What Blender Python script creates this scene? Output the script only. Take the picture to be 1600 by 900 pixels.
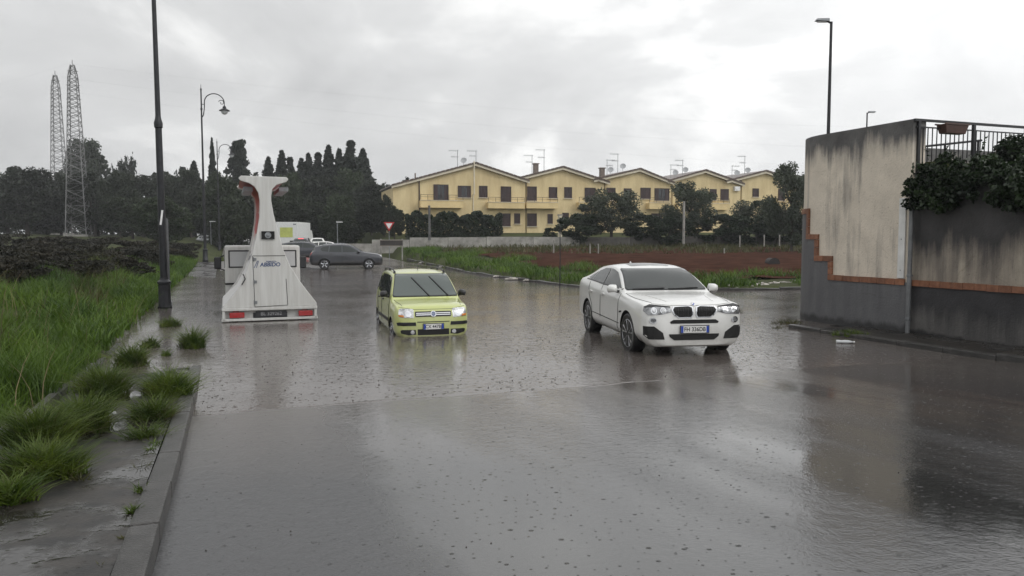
import bpy, bmesh, math, random
import numpy as np
from mathutils import Vector, Matrix
from mathutils.bvhtree import BVHTree

R = math.radians
random.seed(7)
rng = np.random.default_rng(7)
for _o in list(bpy.data.objects):
    bpy.data.objects.remove(_o)
scene = bpy.context.scene
col = scene.collection

# ------------------------------------------------------------------ camera
CAM_H = 2.05
FOC = 1200.0                      # focal length in pixels of the 1600 px wide photograph
PITCH = math.atan(80 / FOC)       # the horizon lies 80 px above the middle
cam_d = bpy.data.cameras.new('camera')
cam = bpy.data.objects.new('camera', cam_d)
col.objects.link(cam)
cam.location = (0, 0, CAM_H)
cam.rotation_euler = (R(90) - PITCH, 0, 0)
cam_d.sensor_width = 36
cam_d.lens = 36 * FOC / 1600
cam_d.clip_start = 0.05
cam_d.clip_end = 6000
scene.camera = cam

# ------------------------------------------------------------------ sky, sun, exposure
SUN_EL, SUN_AZ = R(40), R(118)    # azimuth from +Y towards +X: behind the brighter cloud on the right
world = bpy.data.worlds.new('World')
scene.world = world
world.use_nodes = True
wt = world.node_tree
wt.nodes.clear()
def wn(t, **k):
    n = wt.nodes.new(t)
    for a, v in k.items():
        setattr(n, a, v)
    return n
wl = wt.links.new
w_out = wn('ShaderNodeOutputWorld')
w_bg = wn('ShaderNodeBackground')
w_tc = wn('ShaderNodeTexCoord')
sky = wn('ShaderNodeTexSky', sky_type='NISHITA', sun_disc=False, sun_elevation=SUN_EL, sun_rotation=SUN_AZ,
         air_density=1.0, dust_density=6.0, ozone_density=0.5)
hs = wn('ShaderNodeHueSaturation'); hs.inputs['Saturation'].default_value = 0.06
wl(sky.outputs[0], hs.inputs['Color'])
# cloud deck: direction projected on a flat layer, so clouds flatten towards the horizon
sep = wn('ShaderNodeSeparateXYZ'); wl(w_tc.outputs['Generated'], sep.inputs[0])
zz = wn('ShaderNodeMath', operation='MAXIMUM'); wl(sep.outputs[2], zz.inputs[0]); zz.inputs[1].default_value = 0.0
za = wn('ShaderNodeMath', operation='ADD'); wl(zz.outputs[0], za.inputs[0]); za.inputs[1].default_value = 0.45
dx = wn('ShaderNodeMath', operation='DIVIDE'); wl(sep.outputs[0], dx.inputs[0]); wl(za.outputs[0], dx.inputs[1])
dy = wn('ShaderNodeMath', operation='DIVIDE'); wl(sep.outputs[1], dy.inputs[0]); wl(za.outputs[0], dy.inputs[1])
cv = wn('ShaderNodeCombineXYZ'); wl(dx.outputs[0], cv.inputs[0]); wl(dy.outputs[0], cv.inputs[1])
cv.inputs[2].default_value = 6.4
n1 = wn('ShaderNodeTexNoise'); n1.inputs['Scale'].default_value = 2.3; n1.inputs['Detail'].default_value = 8
n1.inputs['Roughness'].default_value = 0.56; n1.inputs['Distortion'].default_value = 0.35
wl(cv.outputs[0], n1.inputs['Vector'])
cr = wn('ShaderNodeValToRGB')
e = cr.color_ramp.elements
e[0].position = 0.30; e[0].color = (0.62, 0.625, 0.63, 1)
e[1].position = 0.70; e[1].color = (1.22, 1.22, 1.20, 1)
m_ = e.new(0.54); m_.color = (0.82, 0.825, 0.825, 1)
wl(n1.outputs[0], cr.inputs[0])
# the deck is thinner and brighter round the hidden sun
sd = Vector((math.cos(SUN_EL) * math.sin(SUN_AZ), math.cos(SUN_EL) * math.cos(SUN_AZ), math.sin(SUN_EL)))
nrm = wn('ShaderNodeVectorMath', operation='NORMALIZE'); wl(w_tc.outputs['Generated'], nrm.inputs[0])
dot = wn('ShaderNodeVectorMath', operation='DOT_PRODUCT'); wl(nrm.outputs[0], dot.inputs[0]); dot.inputs[1].default_value = sd
mr = wn('ShaderNodeMapRange', interpolation_type='SMOOTHSTEP'); wl(dot.outputs['Value'], mr.inputs[0])
for i_, v_ in ((1, -0.46), (2, 0.50), (3, 0.78), (4, 1.32)):
    mr.inputs[i_].default_value = v_
mul = wn('ShaderNodeMixRGB', blend_type='MULTIPLY'); mul.inputs[0].default_value = 1
wl(cr.outputs[0], mul.inputs[1]); wl(mr.outputs[0], mul.inputs[2])
scl = wn('ShaderNodeMixRGB', blend_type='MULTIPLY'); scl.inputs[0].default_value = 1
wl(mul.outputs[0], scl.inputs[1]); scl.inputs[2].default_value = (7.6, 7.62, 7.66, 1)
mix = wn('ShaderNodeMixRGB'); mix.inputs[0].default_value = 0.90      # share of cloud over the open sky
wl(hs.outputs[0], mix.inputs[1]); wl(scl.outputs[0], mix.inputs[2])
wl(mix.outputs[0], w_bg.inputs[0])
w_bg.inputs[1].default_value = 0.115
wl(w_bg.outputs[0], w_out.inputs[0])

sun_d = bpy.data.lights.new('sun', 'SUN')
sun_d.energy = 0.5
sun_d.angle = R(22)
sun_d.color = (1.0, 0.97, 0.93)
sun = bpy.data.objects.new('sun', sun_d)
col.objects.link(sun)
sun.rotation_euler = (-sd).to_track_quat('-Z', 'Y').to_euler()
sun.location = sd * 200

vs = scene.view_settings
vs.view_transform = 'Standard'
vs.look = 'None'
vs.exposure = 0.45
vs.gamma = 1.0
vs.use_curve_mapping = False
scene.cycles.use_denoising = True
scene.cycles.max_bounces = 6
scene.cycles.volume_bounces = 0
scene.cycles.volume_step_rate = 5
scene.cycles.caustics_reflective = False
scene.cycles.caustics_refractive = False

# ------------------------------------------------------------------ helpers
U = np.array([-0.3476, 0.9376]); U /= np.linalg.norm(U)      # along the road, away from the camera
N = np.array([U[1], -U[0]])                                  # across the road, to the right

def st(s, t, z=0.0):
    return Vector((s * U[0] + t * N[0], s * U[1] + t * N[1], z))
def to_st(x, y):
    return x * U[0] + y * U[1], x * N[0] + y * N[1]
ROAD_ANG = math.atan2(U[1], U[0])

def ray(px, py):
    f = Vector((0, math.cos(PITCH), -math.sin(PITCH)))
    up = Vector((0, math.sin(PITCH), math.cos(PITCH)))
    return f + Vector((1, 0, 0)) * ((px - 800) / FOC) - up * ((py - 450) / FOC)
def atz(px, py, z=0.0):
    d = ray(px, py)
    return Vector((0, 0, CAM_H)) + d * ((z - CAM_H) / d.z)
def aty(px, py, y):
    d = ray(px, py)
    return Vector((0, 0, CAM_H)) + d * (y / d.y)

def smooth(a, b, x):
    k = np.clip((x - a) / (b - a), 0, 1)
    return k * k * (3 - 2 * k)

# ---- objects
def prop(o, label=None, cat=None, group=None, kind=None):
    if label: o['label'] = label
    if cat: o['category'] = cat
    if group: o['group'] = group
    if kind: o['kind'] = kind
    return o
def empty(name, loc=(0, 0, 0), rz=0.0, label=None, cat=None, group=None):
    o = bpy.data.objects.new(name, None)
    o.empty_display_size = 0.2
    col.objects.link(o)
    o.location = loc
    o.rotation_euler = (0, 0, rz)
    return prop(o, label, cat, group)
def link(name, me, mat=None, parent=None):
    if mat is not None and len(me.materials) == 0:
        for m in (mat if isinstance(mat, (list, tuple)) else [mat]):
            me.materials.append(m)
    o = bpy.data.objects.new(name, me)
    col.objects.link(o)
    if parent is not None:
        o.parent = parent
    return o
def copy_tree(o, parent=None):
    c = o.copy()
    col.objects.link(c)
    c.parent = parent
    for ch in list(o.children):
        copy_tree(ch, c)
    return c

class MB:
    """collects polygons, builds one mesh"""
    def __init__(self):
        self.v, self.f, self.m = [], [], []
    def add(self, vs_, fs, mi=0):
        b = len(self.v)
        self.v += [tuple(p) for p in vs_]
        for f in fs:
            self.f.append(tuple(b + i for i in f)); self.m.append(mi)
        return self
    def box(self, c, d, rz=0.0, mi=0, rot=None):
        hx, hy, hz = d[0] / 2, d[1] / 2, d[2] / 2
        M = Matrix.Rotation(rz, 3, 'Z') if rot is None else rot
        c = Vector(c)
        vs_ = [c + M @ Vector((sx * hx, sy * hy, sz * hz)) for sx in (-1, 1) for sy in (-1, 1) for sz in (-1, 1)]
        return self.add(vs_, [(0, 1, 3, 2), (4, 6, 7, 5), (0, 4, 5, 1), (2, 3, 7, 6), (0, 2, 6, 4), (1, 5, 7, 3)], mi)
    def tube(self, pts, r, n=8, mi=0, caps=True):
        pts = [Vector(p) for p in pts]
        rs = r if isinstance(r, (list, tuple)) else [r] * len(pts)
        rings = []
        ref = None
        for i, p in enumerate(pts):
            d = (pts[min(i + 1, len(pts) - 1)] - pts[max(i - 1, 0)]).normalized()
            if ref is None:
                ref = d.orthogonal().normalized()
            a = (ref - d * ref.dot(d))
            a = a.normalized() if a.length > 1e-6 else d.orthogonal().normalized()
            ref = a
            b = d.cross(a)
            rings.append([p + (a * math.cos(2 * math.pi * k / n) + b * math.sin(2 * math.pi * k / n)) * rs[i] for k in range(n)])
        vs_ = [q for rr in rings for q in rr]
        fs = []
        for i in range(len(pts) - 1):
            for k in range(n):
                fs.append((i * n + k, i * n + (k + 1) % n, (i + 1) * n + (k + 1) % n, (i + 1) * n + k))
        if caps:
            fs.append(tuple(reversed(range(n)))); fs.append(tuple((len(pts) - 1) * n + k for k in range(n)))
        return self.add(vs_, fs, mi)
    def lathe(self, prof, n=16, M=None, mi=0):
        """profile [(r, h)] round the Z axis (or M @ it)"""
        vs_, fs = [], []
        for r, h in prof:
            for k in range(n):
                a = 2 * math.pi * k / n
                p = Vector((r * math.cos(a), r * math.sin(a), h))
                vs_.append(M @ p if M is not None else p)
        for i in range(len(prof) - 1):
            for k in range(n):
                fs.append((i * n + k, i * n + (k + 1) % n, (i + 1) * n + (k + 1) % n, (i + 1) * n + k))
        if prof[0][0] > 1e-5: fs.append(tuple(reversed(range(n))))
        if prof[-1][0] > 1e-5: fs.append(tuple((len(prof) - 1) * n + k for k in range(n)))
        return self.add(vs_, fs, mi)
    def prism(self, poly, axis, a, b, mi=0):
        """poly of 2D points extruded between a and b along axis 'x','y','z'"""
        def mk(p, h):
            return {'x': (h, p[0], p[1]), 'y': (p[0], h, p[1]), 'z': (p[0], p[1], h)}[axis]
        n = len(poly)
        vs_ = [mk(p, a) for p in poly] + [mk(p, b) for p in poly]
        fs = [tuple(range(n)), tuple(reversed(range(n, 2 * n)))]
        fs += [(i, n + i, n + (i + 1) % n, (i + 1) % n) for i in range(n)]
        return self.add(vs_, fs, mi)
    def mesh(self, name, sharp=None, fix=True):
        me = bpy.data.meshes.new(name)
        me.from_pydata(self.v, [], self.f)
        if any(self.m):
            me.polygons.foreach_set('material_index', self.m)
        if fix:
            bm = bmesh.new(); bm.from_mesh(me)
            bmesh.ops.remove_doubles(bm, verts=bm.verts, dist=1e-5)
            bmesh.ops.recalc_face_normals(bm, faces=bm.faces)
            bm.to_mesh(me); bm.free()
        if sharp is not None:
            me.shade_smooth()
            me.set_sharp_from_angle(angle=R(sharp))
        me.update()
        return me
    def build(self, name, mat=None, parent=None, sharp=None, bevel=0.0, fix=True):
        o = link(name, self.mesh(name, sharp, fix), mat, parent)
        if bevel:
            b = o.modifiers.new('bevel', 'BEVEL'); b.width = bevel; b.segments = 2; b.limit_method = 'ANGLE'; b.angle_limit = R(40)
        return o

def np_mesh(name, verts, faces, smooth_=False):
    """fast mesh from arrays; faces (n,3) or (n,4)"""
    me = bpy.data.meshes.new(name)
    verts = np.asarray(verts, dtype=np.float32); faces = np.asarray(faces, dtype=np.int32)
    k = faces.shape[1]
    me.vertices.add(len(verts)); me.vertices.foreach_set('co', verts.ravel())
    me.loops.add(faces.size); me.loops.foreach_set('vertex_index', faces.ravel())
    me.polygons.add(len(faces))
    me.polygons.foreach_set('loop_start', np.arange(0, faces.size, k, dtype=np.int32))
    if smooth_:
        me.polygons.foreach_set('use_smooth', np.ones(len(faces), dtype=bool))
    me.update(calc_edges=True)
    return me

# ---- materials
def mat(name, color, rough=0.6, metal=0.0, var=0.0, vscale=6.0, color2=None, bump=0.0, bscale=40.0, spec=0.5, coat=0.0, ior=1.45, obj_var=0.0, stretch=(1, 1, 1)):
    m = bpy.data.materials.new(name); m.use_nodes = True
    nt = m.node_tree; b = nt.nodes['Principled BSDF']
    b.inputs['Base Color'].default_value = (*color, 1)
    b.inputs['Roughness'].default_value = rough
    b.inputs['Metallic'].default_value = metal
    b.inputs['Specular IOR Level'].default_value = spec
    b.inputs['IOR'].default_value = ior
    b.inputs['Coat Weight'].default_value = coat
    b.inputs['Coat Roughness'].default_value = 0.04
    tc = nt.nodes.new('ShaderNodeTexCoord')
    mp = nt.nodes.new('ShaderNodeMapping'); mp.inputs['Scale'].default_value = stretch
    nt.links.new(tc.outputs['Object'], mp.inputs[0])
    last = None
    if var > 0 or color2:
        n = nt.nodes.new('ShaderNodeTexNoise'); n.inputs['Scale'].default_value = vscale; n.inputs['Detail'].default_value = 5
        n.inputs['Roughness'].default_value = 0.6
        nt.links.new(mp.outputs[0], n.inputs['Vector'])
        r = nt.nodes.new('ShaderNodeValToRGB')
        c2 = color2 or tuple(min(1, c * (1 + var)) for c in color)
        c1 = color if color2 else tuple(c * (1 - var) for c in color)
        r.color_ramp.elements[0].position = 0.35; r.color_ramp.elements[0].color = (*c1, 1)
        r.color_ramp.elements[1].position = 0.65; r.color_ramp.elements[1].color = (*c2, 1)
        nt.links.new(n.outputs[0], r.inputs[0]); last = r.outputs[0]
    if obj_var > 0:
        oi = nt.nodes.new('ShaderNodeObjectInfo')
        mrn = nt.nodes.new('ShaderNodeMapRange'); mrn.inputs[3].default_value = 1 - obj_var; mrn.inputs[4].default_value = 1 + obj_var
        nt.links.new(oi.outputs['Random'], mrn.inputs[0])
        mx = nt.nodes.new('ShaderNodeMixRGB'); mx.blend_type = 'MULTIPLY'; mx.inputs[0].default_value = 1
        if last: nt.links.new(last, mx.inputs[1])
        else: mx.inputs[1].default_value = (*color, 1)
        nt.links.new(mrn.outputs[0], mx.inputs[2]); last = mx.outputs[0]
    if last: nt.links.new(last, b.inputs['Base Color'])
    if bump > 0:
        n = nt.nodes.new('ShaderNodeTexNoise'); n.inputs['Scale'].default_value = bscale; n.inputs['Detail'].default_value = 4
        nt.links.new(mp.outputs[0], n.inputs['Vector'])
        bp = nt.nodes.new('ShaderNodeBump'); bp.inputs['Strength'].default_value = min(1, bump); bp.inputs['Distance'].default_value = 0.02
        nt.links.new(n.outputs[0], bp.inputs['Height']); nt.links.new(bp.outputs[0], b.inputs['Normal'])
    return m

def leaf_mat(name, c1, c2, scale=0.6, rough=0.45, trans=0.25, obj_var=0.15):
    """leaves: light and dark clumps by a noise in the crown plus a little light through the leaf"""
    m = mat(name, c1, rough, color2=c2, vscale=scale, obj_var=obj_var, spec=0.35)
    nt = m.node_tree; b = nt.nodes['Principled BSDF']
    tr = nt.nodes.new('ShaderNodeBsdfTranslucent'); mx = nt.nodes.new('ShaderNodeMixShader'); mx.inputs[0].default_value = trans
    src = b.inputs['Base Color'].links[0].from_socket
    nt.links.new(src, tr.inputs[0])
    nt.links.new(b.outputs[0], mx.inputs[1]); nt.links.new(tr.outputs[0], mx.inputs[2])
    nt.links.new(mx.outputs[0], nt.nodes['Material Output'].inputs[0])
    return m

M = {}
M['grass'] = leaf_mat('grass', (0.020, 0.050, 0.006), (0.100, 0.165, 0.020), 0.8, 0.45, 0.3, 0.12)
M['grass_dry'] = leaf_mat('grass_dry', (0.034, 0.044, 0.012), (0.110, 0.100, 0.038), 0.7, 0.5, 0.3, 0.1)
M['leaf_dark'] = leaf_mat('leaf_dark', (0.006, 0.010, 0.007), (0.044, 0.058, 0.028), 0.30, obj_var=.3)
M['leaf_mid'] = leaf_mat('leaf_mid', (0.010, 0.019, 0.009), (0.062, 0.084, 0.034), 0.30, obj_var=.3)
M['leaf_conifer'] = leaf_mat('leaf_conifer', (0.008, 0.013, 0.009), (0.026, 0.038, 0.021), 0.5)
M['leaf_olive'] = leaf_mat('leaf_olive', (0.024, 0.036, 0.024), (0.090, 0.105, 0.066), 0.7)
M['leaf_hedge'] = leaf_mat('leaf_hedge', (0.011, 0.022, 0.010), (0.026, 0.044, 0.018), 0.8)
M['bramble'] = leaf_mat('bramble', (0.012, 0.013, 0.008), (0.040, 0.034, 0.021), 0.8)
M['bark'] = mat('bark', (0.045, 0.036, 0.028), 0.8, var=0.4, vscale=5, bump=0.6, bscale=12)
M['black_iron'] = mat('black_iron', (0.016, 0.017, 0.020), 0.35, 0.3, var=0.35, vscale=9, bump=0.1)
M['galv'] = mat('galv', (0.22, 0.23, 0.24), 0.45, 0.6, var=0.25, vscale=4)
M['pylon'] = mat('pylon', (0.19, 0.19, 0.19), 0.6, 0.3, var=0.3, vscale=0.5)
M['concrete'] = mat('concrete', (0.27, 0.26, 0.24), 0.8, var=0.35, vscale=1.2, bump=0.3, bscale=20)
M['dark_steel'] = mat('dark_steel', (0.025, 0.025, 0.028), 0.45, 0.4, var=0.3)
M['glass_lamp'] = mat('glass_lamp', (0.55, 0.57, 0.58), 0.15, coat=0.5)
M['white_plastic'] = mat('white_plastic', (0.72, 0.72, 0.72), 0.35, var=0.1)
# ------------------------------------------------------------------ ground, road, flood water
WATER = 0.0
def road_z(s, t):
    s = np.asarray(s, float); t = np.asarray(t, float)
    f = np.interp(s, [-30, 0, 3, 5, 7.5, 9.4, 11, 14, 18, 30, 42, 52, 62, 85, 140, 400, 900],
                     [1.2, 0.42, 0.30, 0.20, 0.085, 0.0, -0.05, -0.16, -0.22, -0.22, -0.12, 0.03, 0.14, 0.42, 0.9, 1.6, 1.6])
    wet = 1 - 0.72 * smooth(4.2, 6.6, t) * (1 - smooth(17, 24, s))
    return np.where(f < 0, f * wet, f)

def ground_z(s, t):
    """the land beside the road"""
    s = np.asarray(s, float); t = np.asarray(t, float)
    rz = road_z(s, np.clip(t, -0.4, 13))
    # left: verge rises into a low bank, then scrubland
    left = np.maximum(rz + 0.02, 0.0) + 0.10 + 0.45 * smooth(-2.2, -6.0, t) + 0.6 * smooth(-8, -40, t) + 0.5 * smooth(40, 120, s)
    # right: field beyond the side road, rising to the houses
    x = s * U[0] + t * N[0]; y = s * U[1] + t * N[1]
    field = np.interp(y, [30, 34, 46, 75, 84, 98, 110, 400], [0.10, 0.16, 0.30, 0.95, 1.4, 2.55, 2.7, 3.0])
    right = np.where(s > 24, field, 0.05)
    z = np.where(t < -2.0, left, np.where(t > 13.0, right, rz - 0.10))
    return z

# outline of the field, seen at the water's edge
FIELD_PX = [(598, 398, 0.10), (650, 409, 0.05), (735, 427, 0.0), (800, 436, 0.0), (880, 446, 0.0), (930, 451, 0.0), (1010, 453, 0.0), (1110, 454, 0.0), (1250, 453, 0.0), (1420, 449, 0.0), (1700, 442, 0)]
FIELD_EDGE = [atz(*p) for p in FIELD_PX]
def field_depth(x, y):
    """metres behind the field's edge (negative: on the road side)"""
    x = np.asarray(x, float); y = np.asarray(y, float)
    best = np.full(x.shape, 1e9); sgn = np.ones(x.shape)
    for a, b in zip(FIELD_EDGE[:-1], FIELD_EDGE[1:]):
        ax, ay, bx, by = a.x, a.y, b.x, b.y
        L2 = (bx - ax) ** 2 + (by - ay) ** 2
        k = np.clip(((x - ax) * (bx - ax) + (y - ay) * (by - ay)) / L2, 0, 1)
        d = np.hypot(x - (ax + k * (bx - ax)), y - (ay + k * (by - ay)))
        c = (bx - ax) * (y - ay) - (by - ay) * (x - ax)
        u = d < best
        best = np.where(u, d, best); sgn = np.where(u, np.where(c > 0, 1, -1), sgn)
    return best * sgn

def land_z(x, y):
    s, t = to_st(np.asarray(x, float), np.asarray(y, float))
    z = ground_z(s, t)
    fd = field_depth(x, y)
    fz = np.interp(y, [30, 34, 46, 75, 84, 98, 110, 400], [0.10, 0.16, 0.30, 0.95, 1.4, 2.55, 2.7, 3.0])
    inroad = (t > -2.0) & (fd < 0.0)
    fld = (t > -2.0) & (fd >= 0)
    z = np.where(fld, np.where(fd < 1.2, -0.25 + (fz + 0.30) * np.clip(fd / 0.35, 0, 1) ** 0.7, fz), z)
    z = np.where(inroad & (t > 13), np.minimum(z, -0.22), z)
    return z

def grid_obj(name, S, T, zf, m, dz=0.0, mask=None, kind='structure', smooth_=True, xy=False):
    SS, TT = np.meshgrid(S, T, indexing='ij')
    if xy:
        X, Y = SS, TT
    else:
        X = SS * U[0] + TT * N[0]; Y = SS * U[1] + TT * N[1]
    Z = (zf(X, Y) if xy else zf(SS, TT)) + dz
    V = np.stack([X, Y, Z], -1).reshape(-1, 3)
    ns, nt_ = len(S), len(T)
    i = np.arange(ns - 1)[:, None] * nt_ + np.arange(nt_ - 1)[None, :]
    F = np.stack([i, i + 1, i + nt_ + 1, i + nt_], -1).reshape(-1, 4)
    if not xy:
        F = F[:, ::-1]
    else:
        F = F[:, ::-1]
    if mask is not None:
        cx = V[F].mean(1)
        F = F[mask(cx[:, 0], cx[:, 1])]
    me = np_mesh(name, V, F, smooth_)
    bm = bmesh.new(); bm.from_mesh(me)
    bmesh.ops.delete(bm, geom=[v for v in bm.verts if not v.link_faces], context='VERTS')
    for f in bm.faces:
        if f.normal.z < 0: f.normal_flip()
    bm.to_mesh(me); bm.free()
    o = link(name, me, m)
    o['kind'] = kind
    return o

# ---- materials of the ground
def ground_material():
    m = mat('ground_soil_grass', (0.030, 0.034, 0.014), 0.9, color2=(0.050, 0.060, 0.020), vscale=0.25, bump=0.5, bscale=3, spec=0.12)
    return m
def soil_material():
    m = mat('field_soil', (0.036, 0.018, 0.013), 0.95, color2=(0.072, 0.036, 0.026), vscale=0.8, bump=0.9, bscale=4, spec=0.0)
    return m

def drop_layer(nt, vec, scale, radius, thr, w=0.0):
    """sparse ring-shaped dimples where raindrops have just hit"""
    mp = nt.nodes.new('ShaderNodeMapping'); mp.inputs['Location'].default_value = (w, w * 1.7, 0)
    nt.links.new(vec, mp.inputs[0])
    v = nt.nodes.new('ShaderNodeTexVoronoi'); v.voronoi_dimensions = '2D'; v.inputs['Scale'].default_value = scale
    nt.links.new(mp.outputs[0], v.inputs['Vector'])
    sp = nt.nodes.new('ShaderNodeSeparateColor'); nt.links.new(v.outputs['Color'], sp.inputs[0])
    on = nt.nodes.new('ShaderNodeMath'); on.operation = 'GREATER_THAN'; on.inputs[1].default_value = thr
    nt.links.new(sp.outputs[0], on.inputs[0])
    # size differs from drop to drop
    rr = nt.nodes.new('ShaderNodeMapRange'); rr.inputs[3].default_value = radius * 0.5; rr.inputs[4].default_value = radius * 1.3
    nt.links.new(sp.outputs[1], rr.inputs[0])
    q = nt.nodes.new('ShaderNodeMath'); q.operation = 'DIVIDE'; nt.links.new(v.outputs['Distance'], q.inputs[0]); nt.links.new(rr.outputs[0], q.inputs[1])
    # profile: crater with raised rim
    rp = nt.nodes.new('ShaderNodeFloatCurve')
    c = rp.mapping.curves[0]
    c.points[0].location = (0, 0.05); c.points[1].location = (1, 0.5)
    for p in ((0.3, 0.25), (0.52, 0.98), (0.72, 0.42), (0.86, 0.56)): c.points.new(*p)
    rp.mapping.update()
    cl = nt.nodes.new('ShaderNodeClamp'); nt.links.new(q.outputs[0], cl.inputs[0])
    nt.links.new(cl.outputs[0], rp.inputs['Value'])
    sb = nt.nodes.new('ShaderNodeMath'); sb.operation = 'SUBTRACT'; nt.links.new(rp.outputs[0], sb.inputs[0]); sb.inputs[1].default_value = 0.5
    o = nt.nodes.new('ShaderNodeMath'); o.operation = 'MULTIPLY'; nt.links.new(sb.outputs[0], o.inputs[0]); nt.links.new(on.outputs[0], o.inputs[1])
    return o.outputs[0]

def madd(nt, a, b, k):
    n = nt.nodes.new('ShaderNodeMath'); n.operation = 'MULTIPLY_ADD'
    nt.links.new(b, n.inputs[0]); n.inputs[1].default_value = k
    if a is None: n.inputs[2].default_value = 0
    else: nt.links.new(a, n.inputs[2])
    return n.outputs[0]

def noise(nt, vec, scale, detail=3, rough=0.5, stretch=None, rotz=0.0):
    src = vec
    if stretch:
        mp = nt.nodes.new('ShaderNodeMapping'); mp.inputs['Scale'].default_value = stretch; mp.inputs['Rotation'].default_value = (0, 0, rotz)
        nt.links.new(vec, mp.inputs[0]); src = mp.outputs[0]
    n = nt.nodes.new('ShaderNodeTexNoise'); n.inputs['Scale'].default_value = scale; n.inputs['Detail'].default_value = detail
    n.inputs['Roughness'].default_value = rough
    nt.links.new(src, n.inputs['Vector'])
    return n.outputs[0]

def ramp(nt, val, a, ca, b, cb):
    r = nt.nodes.new('ShaderNodeValToRGB')
    r.color_ramp.elements[0].position = a; r.color_ramp.elements[0].color = (*ca, 1) if len(ca) == 3 else ca
    r.color_ramp.elements[1].position = b; r.color_ramp.elements[1].color = (*cb, 1) if len(cb) == 3 else cb
    nt.links.new(val, r.inputs[0])
    return r.outputs[0]
def mrange(nt, val, a, b, c, d):
    n = nt.nodes.new('ShaderNodeMapRange'); nt.links.new(val, n.inputs[0])
    for i, v in ((1, a), (2, b), (3, c), (4, d)): n.inputs[i].default_value = v
    return n.outputs[0]

def road_material():
    """wet asphalt: a smooth sheet of water in long lanes, rough stone between them"""
    m = bpy.data.materials.new('wet_asphalt'); m.use_nodes = True
    nt = m.node_tree; b = nt.nodes['Principled BSDF']
    tc = nt.nodes.new('ShaderNodeTexCoord'); v = tc.outputs['Object']
    dt = nt.nodes.new('ShaderNodeVectorMath'); dt.operation = 'DOT_PRODUCT'; nt.links.new(v, dt.inputs[0]); dt.inputs[1].default_value = (N[0], N[1], 0)
    ds = nt.nodes.new('ShaderNodeVectorMath'); ds.operation = 'DOT_PRODUCT'; nt.links.new(v, ds.inputs[0]); ds.inputs[1].default_value = (U[0], U[1], 0)
    cb = nt.nodes.new('ShaderNodeCombineXYZ'); nt.links.new(ds.outputs['Value'], cb.inputs[0]); nt.links.new(dt.outputs['Value'], cb.inputs[1])
    lane = noise(nt, cb.outputs[0], 1.0, 3, 0.5, (0.10, 0.62, 1))
    tw = madd(nt, dt.outputs['Value'], noise(nt, v, 1.4, 3), 0.5)
    edge = mrange(nt, tw, 1.20, 1.50, 0.0, 1.0)                     # rough strip along the left kerb
    lf = mrange(nt, lane, 0.40, 0.55, 0.35, 1.0)
    ml = nt.nodes.new('ShaderNodeMath'); ml.operation = 'MULTIPLY'; nt.links.new(edge, ml.inputs[0]); nt.links.new(lf, ml.inputs[1])
    film = ml.outputs[0]
    grain = noise(nt, v, 160, 2)
    c0 = ramp(nt, film, 0.0, (0.022, 0.022, 0.024), 1.0, (0.030, 0.0295, 0.029))
    # silt carried in the shallow water just outside the flood, thinning out towards dry road
    sw = madd(nt, madd(nt, ds.outputs['Value'], noise(nt, v, 0.9, 4), 2.6), dt.outputs['Value'], 0.05)
    cm_ = nt.nodes.new('ShaderNodeMixRGB'); nt.links.new(mrange(nt, sw, 7.0, 10.9, 0.0, 1.0), cm_.inputs[0]); nt.links.new(c0, cm_.inputs[1]); cm_.inputs[2].default_value = (0.088, 0.076, 0.068, 1)
    c1 = cm_.outputs[0]
    mx = nt.nodes.new('ShaderNodeMixRGB'); mx.blend_type = 'MULTIPLY'; mx.inputs[0].default_value = 1
    nt.links.new(c1, mx.inputs[1]); nt.links.new(ramp(nt, grain, 0.35, (0.7, 0.7, 0.7), 0.65, (1.25, 1.25, 1.25)), mx.inputs[2])
    nt.links.new(mx.outputs[0], b.inputs['Base Color'])
    nt.links.new(mrange(nt, film, 0, 1, 0.30, 0.06), b.inputs['Roughness'])
    b.inputs['IOR'].default_value = 1.85
    rough_h = madd(nt, None, noise(nt, v, 9, 4, 0.6), 0.010)
    rough_h = madd(nt, rough_h, noise(nt, v, 42, 3, 0.6), 0.0045)
    rough_h = madd(nt, rough_h, grain, 0.0008)
    inv_ = mrange(nt, film, 0, 1, 1.1, 0.20)
    mh = nt.nodes.new('ShaderNodeMath'); mh.operation = 'MULTIPLY'; nt.links.new(rough_h, mh.inputs[0]); nt.links.new(inv_, mh.inputs[1])
    h = madd(nt, mh.outputs[0], drop_layer(nt, v, 6.0, 0.034 * 6.0 / 2.2, 0.70), 0.026)
    h = madd(nt, h, drop_layer(nt, v, 12.0, 0.022 * 12 / 2.4, 0.6, 3.3), 0.009)
    bp = nt.nodes.new('ShaderNodeBump'); bp.inputs['Strength'].default_value = 0.6; bp.inputs['Distance'].default_value = 1.0
    nt.links.new(h, bp.inputs['Height']); nt.links.new(bp.outputs[0], b.inputs['Normal'])
    return m

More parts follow.
